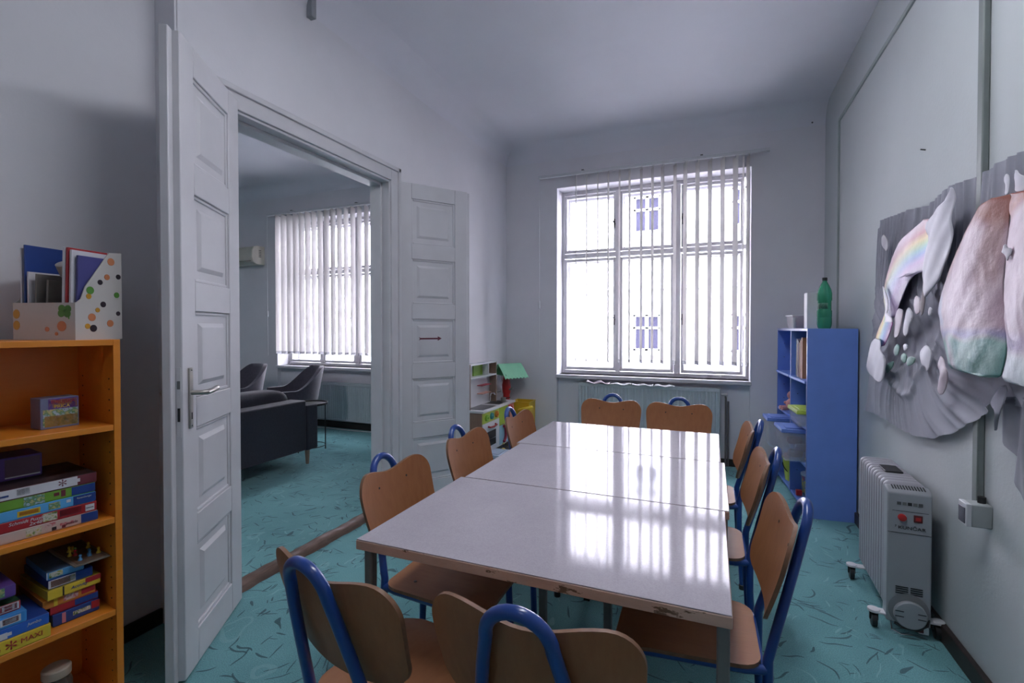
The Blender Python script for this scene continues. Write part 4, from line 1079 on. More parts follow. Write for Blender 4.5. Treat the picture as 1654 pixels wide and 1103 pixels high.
for k in range(9):
    for xx in (.05, .25): hb.tube([(xx, CL-t_+.001, .22+.12*k), (xx, CL-t_-.0012, .22+.12*k)], .0035, 6).tube([(xx, .507, .20+.12*k), (xx, .505, .20+.12*k)], .0035, 6)
hb.build('pin_holes', M_dark, cb_)
# items
def cthing(name, label, cat, x, y, z, rz=0, group=None): return thing(name, label, cat, cl(x, y, z), CA+rz, group)
def cbin(label, x, y, z, w, d, h, content, rz=0):
    p = cl(x, y, z)
    t = tub('storage_box', label, 'box', p.x, p.y, p.z, w, d, h, M_clear, CA+rz, None, mat('storage lid blue', (.11, .20, .56), .4), 'clear boxes with blue lids')
    random.seed(int(x*1000+y*100))
    for i, (nm, m, c2) in enumerate(content):
        q = t.matrix_basis @ Vector((random.uniform(-.3, .3)*w, random.uniform(-.3, .3)*d, .042+.045*i))
        tag(pillow(-.045, .045, -.035, .035, -.028, .028).build('plush_toy', m, None, loc=q), nm+' inside the '+c2, 'toy')
    return t
M_plush = [mat('plush maroon', (.14, .03, .06), .9, bmp=.4, bscale=120), mat('plush tan', (.40, .26, .16), .9, bmp=.4, bscale=120), mat('plush violet', (.12, .06, .15), .9, bmp=.4, bscale=120), mat('plush dark', (.06, .035, .05), .9, bmp=.4, bscale=120)]
cbin('clear plastic box with a blue lid jutting from the bookcase, nearest the camera', .005, .235, .356, .135, .135, .222, [('dark furry toy', M_plush[3], 'nearer blue lidded box'), ('violet furry toy', M_plush[2], 'nearer blue lidded box'), ('dark maroon furry toy', M_plush[0], 'nearer blue lidded box')])
cbin('clear plastic box with a blue lid in the bookcase column nearest the window', -.015, .655, .356, .135, .105, .222, [('maroon plush toy', M_plush[0], 'further blue lidded box'), ('tan plush toy', M_plush[1], 'further blue lidded box'), ('small maroon plush toy', M_plush[0], 'further blue lidded box')])
p = cl(.045, .175, .6205)
gt = tub('food_container', 'clear container with a lime green lid on the middle board of the bookcase', 'container', p.x, p.y, p.z, .095, .14, .105, M_clear, CA, None, M_lime)
# books leaning in the top compartment
books = [(.030, .33, (.40, .19, .10)), (.024, .30, (.33, .10, .05)), (.016, .31, (.45, .33, .20)), (.020, .29, (.25, .08, .06)), (.014, .30, (.14, .05, .05)), (.022, .31, (.10, .06, .12)), (.018, .28, (.42, .28, .16))]
yy = .205
nmb = ['tan', 'rust red', 'sand coloured', 'brown', 'dark maroon', 'dusky violet', 'pale brown']
wb = ['first', 'second', 'third', 'fourth', 'fifth', 'sixth', 'seventh']
for i, (w, h, c) in enumerate(books):
    o = thing('book', f'{nmb[i]} book, {wb[i]} from the near end in the top compartment of the blue bookcase', 'book', cl(.014, yy+w/2, .946), CA, 'books in the top compartment of the blue bookcase')
    h = h-.03
    MB().box(.003, .17, -w/2+.002, w/2-.002, .003, h-.003).build('pages', M_paper, o)
    cv_ = mat('book '+nmb[i], c, .55)
    MB().box(0, .173, -w/2, -w/2+.0022, 0, h).box(0, .173, w/2-.0022, w/2, 0, h).box(0, .003, -w/2, w/2, 0, h).build('cover', cv_, o)
    yy += w+.004
for k, (y, ti, lab) in enumerate(((.418, -.055, 'white board leaning against the books in the blue bookcase'), (.478, .055, 'white board leaning against the bookcase divider'))):
    o = tag(MB().box(0, .20, -.004, .004, 0, .285).build('board', M_white, None, bevel=.001), lab, 'board')
    o.location = cl(.03, y+.005, .9475); o.rotation_euler = (ti, 0, CA)
bt = cthing('tall_tube', 'tall clear tube with a black cap on the middle board of the blue bookcase', 'tube', .12, .455, .6205)
MB().lathe([(.022, 0), (.024, .01), (.024, .24), (.018, .255)], n=20).build('tube_body', sheer('pale tube', (.50, .50, .54), .85, .3, .3), bt)
MB().lathe([(.020, .250), (.020, .285), (.017, .287)], n=20).build('cap', M_dark, bt)
for k, (y, m, lab) in enumerate(((.40, pc_('steel blue', (.07, .16, .36)), 'steel blue book behind the lime lidded container'), (.365, pc_('grey blue', (.20, .24, .32)), 'grey blue book behind the lime lidded container'), (.33, pc_('white spine', (.48, .48, .52)), 'white spined book behind the lime lidded container'))):
    o = tag(MB().box(0, .10, -.014, .014, 0, .255-.015*k).build('book', m, None, bevel=.002), lab, 'book', 'books on the middle board of the blue bookcase')
    o.location = cl(.155, y, .6205); o.rotation_euler = (0, 0, CA)
# pink doll on the far column's board
dl = cthing('doll', 'pink rag doll sitting on the middle board by the window end', 'doll', .075, .83, .6205, RAD(100))
M_pinkp = mat('pink plush', (.60, .30, .27), .8, bmp=.2, bscale=150)
bd_ = MB(); bd_.sphere((0, 0, .05), .045, 12, sz=1.1).tube([(.02, .03, .02), (.02, .09, .018)], .017, 8).tube([(-.02, .03, .02), (-.03, .09, .018)], .017, 8).tube([(.035, 0, .07), (.07, .03, .05)], .012, 8).tube([(-.035, 0, .07), (-.07, .03, .045)], .012, 8)
bd_.build('body', M_pinkp, dl); MB().sphere((0, .0, .125), .036, 14).build('head', M_pinkp, dl)
# lime bucket with toys, patterned bucket, small toys on the lower boards
bk = cthing('bucket', 'lime yellow bucket of toys on the bottom board of the blue bookcase', 'bucket', .085, .77, .0405)
MB().lathe([(.062, 0), (.066, .004), (.086, .185), (.091, .188), (.091, .196), (.083, .196), (.064, .01), (.0, .01)], n=28).build('bucket_body', mat('lime yellow plastic', (.52, .60, .08), .35), bk)
MB().tube([(.09*cos(a), -.09*sin(a)*.35-.02, .15+.09*-sin(a)) for a in [pi*i/16 for i in range(17)]], .004, 6).build('bail', M_dark, bk)
for i, (dx, dy, dz, m, lab) in enumerate(((-.03, .02, .20, mat('orange red toy', (.60, .10, .03), .4), 'orange red toy on top of the lime bucket'), (.03, -.02, .20, M_yel, 'yellow toy on top of the lime bucket'), (-.01, -.05, .215, M_red, 'red toy on top of the lime bucket'))):
    tag(pillow(-.04, .04, -.03, .03, -.022, .022).build('toy_block', m, None, loc=cl(.085+dx, .77+dy, .0405+dz)), lab, 'toy')
tag(pillow(-.05, .05, -.05, .05, -.035, .035).build('plush_toy', mat('pale plush', (.58, .48, .47), .9, bmp=.4, bscale=120), None, loc=cl(.02, .90, .395)), 'pale plush toy on the lower board at the window end of the bookcase', 'toy')
tag(pillow(-.035, .035, -.03, .03, -.03, .03).build('plush_toy', mat('pink plush', (.60, .30, .27)), None, loc=cl(.00, .815, .388)), 'small pinkish plush toy beside the pale plush one', 'toy')
pb_ = cthing('patterned_tub', 'blue tub with coloured spots on the bottom board of the bookcase', 'tub', .125, .40, .0405)
MB().lathe([(.058, 0), (.062, .01), (.066, .15), (.069, .152), (.069, .16), (.062, .16), (.056, .02), (0, .02)], n=28).build('tub_body', mottled('spotted tub', [(.03, .10, .30), (.05, .16, .42), (.5, .45, .1), (.05, .15, .40), (.45, .05, .05), (.04, .12, .35)], 22), pb_)
MB().lathe([(.071, .150), (.071, .166), (.060, .170)], n=28).build('lid', pc_('pale lid', (.42, .50, .62)), pb_)
tag(MB().box(-.02, .02, -.02, .02, 0, .04).build('toy_brick', M_red, None, bevel=.004, loc=cl(.035, .375, .0405)), 'small red toy brick on the bottom board of the bookcase', 'toy')
yt = cl(.055, .062, .356)
tub('toy_tray', 'small yellow toy tray on the lower board by the bookcase side', 'tray', yt.x, yt.y, yt.z, .040, .030, .035, M_yel, CA)
tag(MB().sphere((0, 0, 0), .026, 14).build('toy_ball', M_red, None, loc=cl(.055, .062, .39)), 'red ball in the small yellow toy tray', 'ball')
# on top of the cabinet
bo = cthing('water_bottle', 'green plastic bottle with a black cap on top of the blue bookcase', 'bottle', .137, .15, CH)
M_btl = glassy('green bottle plastic', (.18, .58, .36), .12, .08)
m, nt, bb_, out = nodes('green bottle wall')
bb_.inputs['Base Color'].default_value = (.07, .38, .24, 1); bb_.inputs['Roughness'].default_value = .15
tp_ = N(nt, 'ShaderNodeBsdfTransparent'); tp_.inputs[0].default_value = (.42, .80, .62, 1)
tl_ = N(nt, 'ShaderNodeBsdfTranslucent'); tl_.inputs[0].default_value = (.14, .58, .38, 1)
mx1 = N(nt, 'ShaderNodeMixShader'); mx1.inputs[0].default_value = .4; nt.links.new(bb_.outputs[0], mx1.inputs[1]); nt.links.new(tl_.outputs[0], mx1.inputs[2])
mx2 = N(nt, 'ShaderNodeMixShader'); mx2.inputs[0].default_value = .45; nt.links.new(tp_.outputs[0], mx2.inputs[1]); nt.links.new(mx1.outputs[0], mx2.inputs[2]); nt.links.new(mx2.outputs[0], out.inputs[0])
M_bwall = m
R_ = .0455
bp = [(.030, .004), (.036, 0), (.041, .008), (R_, .03), (R_, .075), (R_-.002, .078), (R_, .082), (R_, .125), (R_-.0035, .130), (R_-.0035, .195), (R_, .2), (R_, .245), (R_-.006, .275), (.030, .300), (.019, .322), (.0145, .330), (.0145, .345)]
MB().lathe(bp, n=32).build('bottle_body', M_bwall, bo, smooth=60)
lbp = MB().grid(lambda u, v: ((R_-.0028)*cos(pi+u*pi*1.2), (R_-.0028)*sin(pi+u*pi*1.2), .133+.060*v), 18, 2)
MB().grid(lambda u, v: ((R_-.0022)*cos(pi*1.08+u*pi*.5), (R_-.0022)*sin(pi*1.08+u*pi*.5), .138+.042*v), 12, 2).build('label_wrap', mottled('bottle label', [(.04, .20, .12), (.03, .10, .07), (.10, .30, .2)], 60), bo, solid=.0004)
MB().lathe([(.0165, .338), (.0165, .358), (.015, .360)], n=20).build('cap', M_dark, bo)
fo = cthing('file_box', 'upright white card file beside the green bottle', 'file', .050, .24, CH)
MB().box(0, .10, 0, .09, 0, .262).build('sleeve', M_paper, fo, bevel=.002)
MB().box(-.001, .001, .004, .086, .005, .257).build('spine', M_white, fo)
pbx = cl(.10, .60, CH)
wbx = tub('plastic_box', 'white plastic box with reddish contents on top of the bookcase', 'box', pbx.x, pbx.y, pbx.z, .095, .12, .105, sheer('milky plastic', (.60, .57, .62), .6, .3, .3), CA, M_white)
tag(pillow(-.07, .07, -.09, .09, -.028, .028).build('red_cloth', mat('brick red cloth', (.40, .06, .035), .8), None, loc=cl(.10, .60, CH+.038)), 'brick red cloth inside the white plastic box', 'cloth')
tag(MB().lathe([(.011, 0), (.012, .003), (.012, .065), (.014, .068), (.014, .082), (.010, .085)], n=16).build('glue_stick', M_white, None, loc=cl(.012, .462, CH)), 'small white stick standing before the white plastic box', 'glue stick')

# ================================================================== OIL HEATER
ho = thing('oil_heater', 'white finned oil heater on wheels by the grey green wall', 'heater', (.785, 2.550, 0), RAD(-2.2))
nf, hl = 11, .53
w = .075
for k in range(nf):
    y = .085+k*(hl-.10)/(nf-1)
    def fin(d, yy):
        r = .03; z0, z1 = .075, .645
        return [(-w+d+r*(1-sin(a)), z1-d-r*(1-cos(a))) for a in [pi/2*i/5 for i in range(6)]][::-1] if False else None
    def outl(dx, dz, r=.028, z0=.08, z1=.640):
        pts = []
        for (cx0, cz0, a0) in ((w-dx-r, z1-dz-r, 0), (-w+dx+r, z1-dz-r, 90), (-w+dx+r, z0+dz+r, 180), (w-dx-r, z0+dz+r, 270)):
            for i in range(6): a = RAD(a0+18*i); pts.append((cx0+r*cos(a), cz0+r*sin(a)))
        return pts
    mb = MB(); prs = [(outl(.012, .012), y-.019), (outl(.002, .004), y-.015), (outl(0, 0), y-.006), (outl(0, 0), y+.006), (outl(.002, .004), y+.015), (outl(.012, .012), y+.019)]
    vs = []; n = len(prs[0][0])
    for pl, yv in prs: vs += [(a, yv, c) for a, c in pl]
    fs = [tuple(range(n)), tuple(5*n+i for i in range(n-1, -1, -1))]
    for j in range(5):
        for i in range(n): fs.append((j*n+i, j*n+(i+1) % n, (j+1)*n+(i+1) % n, (j+1)*n+i))
    mb.add(vs, fs).build('fin', M_heat, ho, smooth=50)
MB().tube([(0, .06, .60), (0, hl, .60)], .020, 12).tube([(0, .06, .12), (0, hl, .12)], .020, 12).build('oil_tube', M_heat, ho)
MB().box(-.035, .035, .22, .34, .640, .648).build('grip', M_dark, ho, bevel=.003)
fp = MB().prism([(-.0, .05), (.062, .05), (.062, .622), (.050, .632), (.012, .622), (.0, .610)], 0, -w-.002, w+.002).build('front_housing', M_heat2, ho, bevel=.006, seg=3)
tg = MB()
for k in range(12): tg.box(-.052+.0092*k, -.048+.0092*k, .012, .046, .6235+.0, .6275, T=Matrix.Translation((0, 0, 0)))
for v in range(0): pass
tgo = MB()
for k in range(12):
    x = -.056+.0100*k; tgo.add([(x, .014, .6235), (x+.005, .014, .6235), (x+.005, .046, .6318), (x, .046, .6318)], [(0, 1, 2, 3)])
tgo.build('top_vent', M_dark, fp, smooth=0, solid=.0012)
for k in range(5):
    MB().box(-.044+.0185*k, -.0295+.0185*k, -.0015, .001, .560, .573).build('dial_window', mat(['dial grey', 'dial dusk', 'dial dark'][(1, 0, 2, 0, 1)[k]], [(.16, .165, .16), (.08, .085, .09), (.02, .02, .024)][(1, 0, 2, 0, 1)[k]], .4), fp, smooth=0)
kn = MB().lathe([(.0155, 0), (.0145, .010), (.010, .012)], n=20, T=Matrix.Translation((-.026, 0, .507)) @ Matrix.Rotation(pi/2, 4, 'X')).build('knob', M_red, fp)
sw = MB().box(.014, .044, -.003, .001, .492, .522).build('switch', mat('dark red switch', (.10, .008, .010), .3), fp, bevel=.001)
MB().box(.020, .038, -.0038, -.003, .500, .514).build('switch_mark', M_red, sw)
text('KUNČAR', .0185, M_dark, fp, (.008, -.0012, .463), (pi/2, 0, 0), sx=1.25, extrude=.0006)
text('7', .013, M_dark, fp, (-.048, -.0012, .467), (pi/2, 0, 0), extrude=.0006)
MB().box(-w, w, -.0012, .001, .4385, .4405).box(-w+.015, w-.01, -.0012, .001, .533, .5345).build('seam', M_dark, fp)
sv = MB()
for k in range(4):
    for (xa, xb) in ((-.046, -.002), (.006, .048)): sv.box(xa, xb, -.0015, .001, .205-.009*k, .2095-.009*k)
sv.build('lower_vent', M_dark, fp)
T_rx = Matrix.Translation((.0, 0, .110)) @ Matrix.Rotation(pi/2, 4, 'X')
MB().lathe([(.072, -.002), (.072, .002), (.064, .0022)], n=36, T=T_rx).build('cord_recess', mat('heater shade ring', (.20, .205, .22), .4), fp)
cd_ = MB().lathe([(.058, 0), (.058, .014), (.054, .018)], n=36, T=Matrix.Translation((.004, 0, .095)) @ Matrix.Rotation(pi/2, 4, 'X')).build('cord_winder', M_heat2, fp)
sv = MB()
for (xa, xb) in ((-.050, -.020), (.028, .056)):
    for zz in (.086, .108): sv.box(xa, xb, -.0195, -.017, zz, zz+.003)
sv.build('winder_slot', M_dark, cd_)
MB().tube([(-.05, -.004, .05), (-.02, -.012, .040), (.03, -.012, .040), (.062, -.006, .062), (.074, .012, .10), (.077, .03, .13)], .006, 8).build('power_cord', M_dark, ho)
MB().tube([(-.058, .02, .055), (-.06, -.012, .022), (-.03, -.022, .014), (.01, -.02, .018)], .003, 6).build('wire_foot', M_chrome, ho)
MB().box(.035, .072, .0, .05, .018, .052).build('foot_block', M_white, ho, bevel=.004)
MB().box(.024, .052, -.002, .002, .026, .046).build('cord_plug', mat('dark red switch', (.10, .008, .010)), ho)
for y in (.030, .475):
    br = MB().box(-w-.045, w+.040, y-.022, y+.022, .066, .074).lathe([(.024, .066), (.024, .078), (.01, .079)], (-w-.040, y, 0), 18).lathe([(.022, .066), (.022, .078), (.01, .079)], (w+.036, y, 0), 18).build('axle_bracket', M_white, ho, bevel=.002)
    for s, xx in ((-1, -w-.040), (1, w+.030)):
        MB().lathe([(.022, -.011), (.030, -.009), (.030, .009), (.022, .011)], n=20, T=Matrix.Translation((xx, y, .0305)) @ Matrix.Rotation(pi/2, 4, 'Y')).box(xx-.016, xx+.016, y-.006, y+.006, .03, .068).build('wheel', M_dark, br)

# ================================================================== WALL SOCKET
sy0 = onX(1562, 832, .848).y; sz0, sz1 = onX(1562, 851, .848).z, onX(1562, 814, .848).z
so_ = thing('wall_socket', 'grey surface mounted wall socket at the foot of the cable duct', 'socket', (XR, sy0, sz0))
hS = sz1-sz0
M_sock = mat('socket grey', (.36, .38, .38), .45)
MB().box(-.060, 0, 0, .062, 0, hS).build('box_body', M_sock, so_, bevel=.004)
MB().box(-.074, -.058, .0, .062, 0, hS).build('flap_rim', M_white, so_, bevel=.003)
MB().box(-.077, -.073, .008, .055, .008, hS-.016).build('flap', mat('flap grey', (.12, .12, .15), .4), so_, bevel=.002)
MB().tube([(-.018, .035, hS-.002), (-.018, .035, hS+.022)], .012, 12).build('cable_gland', M_dark, so_)

# ================================================================== GREY CLOTH WITH PAPER SHAPES
def chaikin(P, k=1):
    for _ in range(k):
        Q = []
        for (a, b), (c, d) in zip(P, P[1:]+P[:1]): Q += [(a*.75+c*.25, b*.75+d*.25), (a*.25+c*.75, b*.25+d*.75)]
        P = Q
    return P
def rows(px, X, n=40, dz=0.):
    """outline in sight lines on the plane X -> (zmin, zmax, span(z)) of the closed polygon in (y, z)"""
    P = chaikin([(p.y, p.z) for p in (onX(a, b, X) for a, b in px)])
    zs_ = [p[1] for p in P]; z0, z1 = min(zs_)+1e-4, max(zs_)-1e-4
    def span(z):
        ys = []
        for (a, b), (c, d) in zip(P, P[1:]+P[:1]):
            if (b-z)*(d-z) < 0: ys.append(a+(c-a)*(z-b)/(d-b))
        if len(ys) < 2: return None
        return min(ys), max(ys)
    return z0, z1, span
def paper(name, label, cat, px, X, matl, paint=None, nr=36, nc=16, bulge=.010, wr=.003, seed=0, group=None, tilt=0., parent=None, crease=0.):
    z0, z1, span = rows(px, X)
    rnd = random.Random(seed); p1, p2, p3 = (rnd.uniform(0, 6) for _ in range(3))
    vs = []; cols = []
    for i in range(nr+1):
        z = lerp(z0, z1, i/nr); s = span(z) or span(z+1e-3*(1 if i < nr/2 else -1)) or (0, 0)
        for j in range(nc+1):
            u = j/nc; y = lerp(s[1], s[0], u); v = i/nr
            x = X-bulge*(1-(2*u-1)**2)*(1-.5*(2*v-1)**2)-wr*(sin(y*31+p1+z*13)+.6*sin(z*37+p2+y*17)+.5*sin((y+z)*61+p3))-tilt*(v-.5)
            if crease:
                q = mnoise.noise((y*5.5+seed, z*3.2, 1.3)); q2 = mnoise.noise((y*13-z*4, z*9+seed, 4.1)); q3 = mnoise.noise((y*27, z*22, seed))
                x += crease*(1.0*abs(q)+.45*abs(q2)+.18*abs(q3))-crease*.4
            vs.append((x, y, z))
            if paint: cols.append(paint(u, v, y, z))
    fs = []
    for i in range(nr):
        for j in range(nc): a = i*(nc+1)+j; fs.append((a, a+1, a+nc+2, a+nc+1))
    b = MB().add(vs, fs)
    o = b.build(name, matl, parent, smooth=180, solid=.0016)
    if paint:
        at = o.data.color_attributes.new('paint', 'FLOAT_COLOR', 'POINT')
        for k, c in enumerate(cols): at.data[k].color = (*c, 1)
    if parent is None: tag(o, label, cat, group)
    return o
def c4(x, y): return (1380+x/3.675, 220+y/3.675)
def c5(x, y): return (1380+x/3.675, 460+y/3.675)
def mixv(a, b, t): return tuple(lerp(p, q, t) for p, q in zip(a, b))
def bands(x, stops):
    for (a, ca), (b, cb2) in zip(stops, stops[1:]):
        if x <= b: return mixv(ca, cb2, max(0, min(1, (x-a)/(b-a))))
    return stops[-1][1]

# the cloth: a top gathered edge, a hanging swag and a long tail beyond the painted sheets
top_px = [(1423, 372), (1427, 356), (1440, 350), (1475, 338), (1500, 332), (1540, 300), (1580, 285), (1620, 262), (1654, 247), (1720, 215)]
bot_px = [(1400, 662), (1430, 676), (1455, 692), (1480, 704), (1510, 709), (1540, 700), (1575, 682), (1602, 664), (1607, 650), (1640, 655), (1720, 670)]
TP = [onX(a, b, XR-.02) for a, b in top_px]; BP = [onX(a, b, XR-.02) for a, b in bot_px]
def along(P, y):
    for a, b in zip(P, P[1:]):
        if (a.y-y)*(b.y-y) <= 0 and abs(a.y-b.y) > 1e-9: return lerp(a.z, b.z, (y-a.y)/(b.y-a.y))
    return P[0].z if abs(y-P[0].y) < abs(y-P[-1].y) else P[-1].z
def ridge(t, p=.55): return 1-abs(sin(t))**p
def cloth(u, v):
    # u along the wall (from the window side to the camera side), v from bottom to top
    yt, yb3 = lerp(TP[0].y, TP[-1].y, u), lerp(BP[0].y, BP[-1].y, u)
    zt, zb3 = along(TP, yt), along(BP, yb3)
    y = lerp(yb3, yt, v**.8); z = lerp(zb3, zt, v)
    topf = sstep(.50, .80, v); low = 1-sstep(.25, .55, v); mid = max(0, 1-topf-low)
    # top band: long upright gathers leaning a little, uneven in width
    ph = y*46+z*7+1.9*sin(y*9.3+1)+1.1*sin(z*5+y*3)+.5*sin(y*31)
    g1 = .016*ridge(ph)+.007*ridge(ph*1.93+1.1, .7)+.006*sin(y*14+z*9)
    # lower part: pleats fanning out from under the pictures and two sagging rims
    cyy, czz = 2.98, 1.40; th = atan2(z-czz, y-cyy); rr = sqrt((z-czz)**2+(y-cyy)**2)
    pf_ = th*13+1.3*sin(th*5+1)+.9*sin(rr*9)
    g2 = (.015*ridge(pf_)+.007*ridge(pf_*2.1+.6, .7))*sstep(.18, .42, rr)
    g2 += .014*math.exp(-((rr-.40-.02*sin(th*6))/.018)**2)+.010*math.exp(-((rr-.30-.03*sin(th*4))/.022)**2)
    # middle: slack folds running down towards the window side
    pm = (z*.8-y*.55)*30+1.6*sin(y*6)+1.2*sin(z*8)
    g3 = .015*ridge(pm)+.006*ridge(pm*2.2+y*9, .8)
    x = XR-.022-(g1*topf+g2*low+g3*mid)-.022*low*sin(pi*min(1, max(0, u*1.25)))*sin(pi*min(1, v*2))
    return (min(x, XR-.008), y, z)
cl_ = thing('wall_cloth', 'gathered grey tulle cloth hanging on the grey green wall', 'wall hanging', (0, 0, 0))
MB().grid(cloth, 260, 110).build('gathered_cloth', M_tulle, cl_, smooth=180)
tail_px = [(1607, 640), (1618, 668), (1626, 700), (1640, 740), (1654, 800), (1700, 905), (1760, 905), (1760, 640)]
z0t, z1t, spt = rows(tail_px, XR-.02)
def tailf(u, v):
    z = lerp(z0t, z1t, v); s = spt(z) or spt(z-1e-3) or (1.9, 1.9); y = lerp(s[1], s[0], u)
    return (XR-.026-.011*sin(y*60+z*9)-.006*sin(y*121+3*z), y, z)
MB().grid(tailf, 60, 40).build('hanging_tail', M_tulle2, cl_, smooth=180)
fl_px = [(1598, 648), (1612, 622), (1627, 622), (1622, 660), (1607, 704), (1615, 668), (1602, 660)]
paper('cloth_flap', '', '', fl_px, XR-.055, M_tulle2, parent=cl_, bulge=.01, wr=.004, seed=3)

PG_ = 'white paper clouds pinned on the grey cloth'
# rainbow sheet
rb_px = [c4(*q) for q in ((190, 1062), (172, 990), (175, 880), (210, 760), (250, 652), (310, 580), (380, 530), (440, 480), (470, 520), (470, 700), (455, 790), (400, 798), (345, 832), (300, 920), (262, 1010), (240, 1085))]
def rb_paint(u, v, y, z):
    px = None
    # position on the sheet in the sheet's own coordinates
    a = (y-onX(1521.5, 492, XR-.06).y); b = (z-onX(1521.5, 492, XR-.06).z)
    sy_ = onX(1418, 492, XR-.06).y-onX(1521.5, 492, XR-.06).y; sz_ = onX(1521.5, 361, XR-.06).z-onX(1521.5, 492, XR-.06).z
    r = sqrt((a/sy_)**2+(b/sz_)**2)
    c = bands(r, [(.55, (.60, .52, .66)), (.66, (.52, .38, .66)), (.74, (.22, .36, .66)), (.80, (.22, .52, .55)), (.86, (.45, .58, .26)), (.92, (.72, .56, .22)), (1.0, (.58, .22, .20)), (1.08, (.62, .38, .42)), (1.16, (.70, .55, .60))])
    k = .55+.40*sstep(.35, .8, u)
    return mixv((.70, .58, .66), c, k)
paper('hanging_rainbow_painting', 'paper painted with a pastel rainbow on the grey cloth', 'painting', rb_px, XR-.062, M_paintsheet, rb_paint, 80, 40, .018, .0008, 1, crease=.006)
st_px = [c5(*q) for q in ((168, 0), (186, 150), (175, 190), (150, 250), (120, 330), (165, 380), (205, 310), (236, 205), (190, 165), (205, 155), (190, 40))]
def st_paint(u, v, y, z): return bands(u, [(0, (.40, .10, .06)), (.16, (.60, .40, .08)), (.30, (.30, .48, .16)), (.42, (.62, .60, .64)), (1, (.68, .64, .70))]) if v > .42 else bands(u, [(0, (.45, .22, .04)), (.25, (.62, .52, .10)), (.45, (.20, .42, .50)), (.65, (.10, .20, .50)), (1, (.32, .08, .26))])
paper('hanging_rainbow_strip', 'narrow paper strip with a strong rainbow edge above the lowest cloud', 'painting', st_px, XR-.090, M_paintsheet, st_paint, 40, 16, .004, .001, 2)
cloud_a = [c4(*q) for q in ((428, 960), (412, 900), (398, 850), (405, 770), (415, 690), (440, 600), (415, 560), (430, 500), (470, 460), (490, 425), (530, 400), (545, 365), (565, 340), (583, 292), (594, 350), (590, 410), (575, 470), (580, 560), (575, 640), (555, 720), (530, 775), (510, 840), (480, 890), (450, 930))]
paper('hanging_paper_cloud', 'tall white paper cloud with a pointed tip beside the rainbow painting', 'paper cloud', cloud_a, XR-.082, M_card, None, 60, 14, .012, .003, 5, PG_)
cloud_b = [c5(*q) for q in ((148, 582), (100, 545), (75, 505), (80, 430), (95, 350), (120, 315), (150, 325), (162, 360), (158, 390), (185, 430), (180, 520), (170, 570))]
paper('hanging_paper_cloud', 'large white paper cloud at the lower window side corner of the cloth', 'paper cloud', cloud_b, XR-.104, M_card, None, 40, 12, .006, .002, 6, PG_)
cloud_c = [c5(*q) for q in ((438, 516), (425, 485), (400, 475), (386, 430), (392, 385), (418, 358), (450, 362), (467, 400), (458, 455), (445, 500))]
paper('hanging_paper_cloud', 'rounded white paper cloud in the middle of the lower grey cloth', 'paper cloud', cloud_c, XR-.078, M_card, None, 40, 12, .006, .002, 7, PG_)
cloud_d = [c5(*q) for q in ((520, 658), (490, 630), (500, 580), (510, 520), (490, 470), (505, 422), (530, 430), (543, 480), (565, 505), (556, 570), (540, 625))]
paper('hanging_paper_cloud', 'ragged pinkish paper cloud below the left edge of the big painted sheet', 'paper cloud', cloud_d, XR-.080, M_pinkcard, None, 40, 12, .006, .003, 8, PG_)
for i, (pts, m, lab) in enumerate((
    ([(370, 1062), (355, 1020), (358, 960), (375, 945), (395, 970), (393, 1040)], M_pinkcard, 'small pinkish oval paper cloud under the pointed cloud'),
    ([(402, 1075), (390, 1030), (398, 960), (412, 905), (424, 930), (418, 1000)], mat('grey brown card', (.24, .20, .21), .6), 'small greyish brown paper strip beside the pinkish oval cloud'),
    ([(445, 1066), (442, 1040), (450, 1014), (466, 1020), (462, 1058)], M_card, 'tiny white paper scrap right of the greyish strip'),
    ([(300, 1106), (305, 1060), (322, 1010), (345, 1040), (340, 1100)], M_card, 'narrow white paper cloud left of the pinkish oval'))):
    paper('hanging_paper_cloud', lab, 'paper cloud', [c4(*q) for q in pts], XR-.076, m, None, 20, 8, .004, .001, 20+i, PG_)
for i, (pts, m, lab) in enumerate((
    ([(300, 310), (290, 270), (300, 200), (318, 130), (340, 150), (345, 200), (325, 240), (318, 290)], M_card, 'ragged white paper cloud in the shadowed fold of the cloth'),
    ([(250, 325), (230, 290), (240, 210), (262, 140), (290, 140), (285, 210), (268, 290)], M_pinkcard, 'ragged pinkish paper cloud beside the rainbow strip'),
    ([(292, 392), (288, 352), (318, 350), (320, 388)], M_card, 'small white paper square above the green leaf scraps'))):
    paper('hanging_paper_cloud', lab, 'paper cloud', [c5(*q) for q in pts], XR-.078, m, None, 24, 8, .004, .0015, 30+i, PG_)
for i, (pts, m, lab) in enumerate((
    ([(890, 350), (900, 300), (882, 255), (900, 220), (918, 235), (930, 300), (925, 345)], M_card, 'white torn paper scrap at the top of the cloth above the painted sheet'),
    ([(960, 335), (965, 280), (948, 240), (962, 190), (985, 225), (1030, 240), (1030, 320)], M_card, 'larger white torn paper scrap at the top of the cloth by the picture edge'),
    ([(182, 688), (162, 640), (165, 590), (182, 580), (196, 620), (205, 670)], mat('grey card', (.38, .37, .41), .6), 'small grey paper scrap at the upper window side corner of the cloth'))):
    paper('hanging_paper_scrap', lab, 'paper scrap', [c4(*q) for q in pts], XR-.072-.028*(i < 2), m, None, 20, 8, .004, .002, 40+i)
bf = [c4(*q) for q in ((905, 745), (890, 700), (872, 690), (880, 670), (885, 645), (900, 640), (908, 668), (928, 660), (935, 690), (920, 715))]
paper('hanging_paper_flower', 'small greyish paper flower between the two big painted sheets', 'paper flower', bf, XR-.125, mat('silver card', (.40, .37, .42), .45), None, 20, 8, .003, .001, 44)
M_leaf = mat('pale green card', (.22, .38, .33), .5, var=.25, vscale=25)
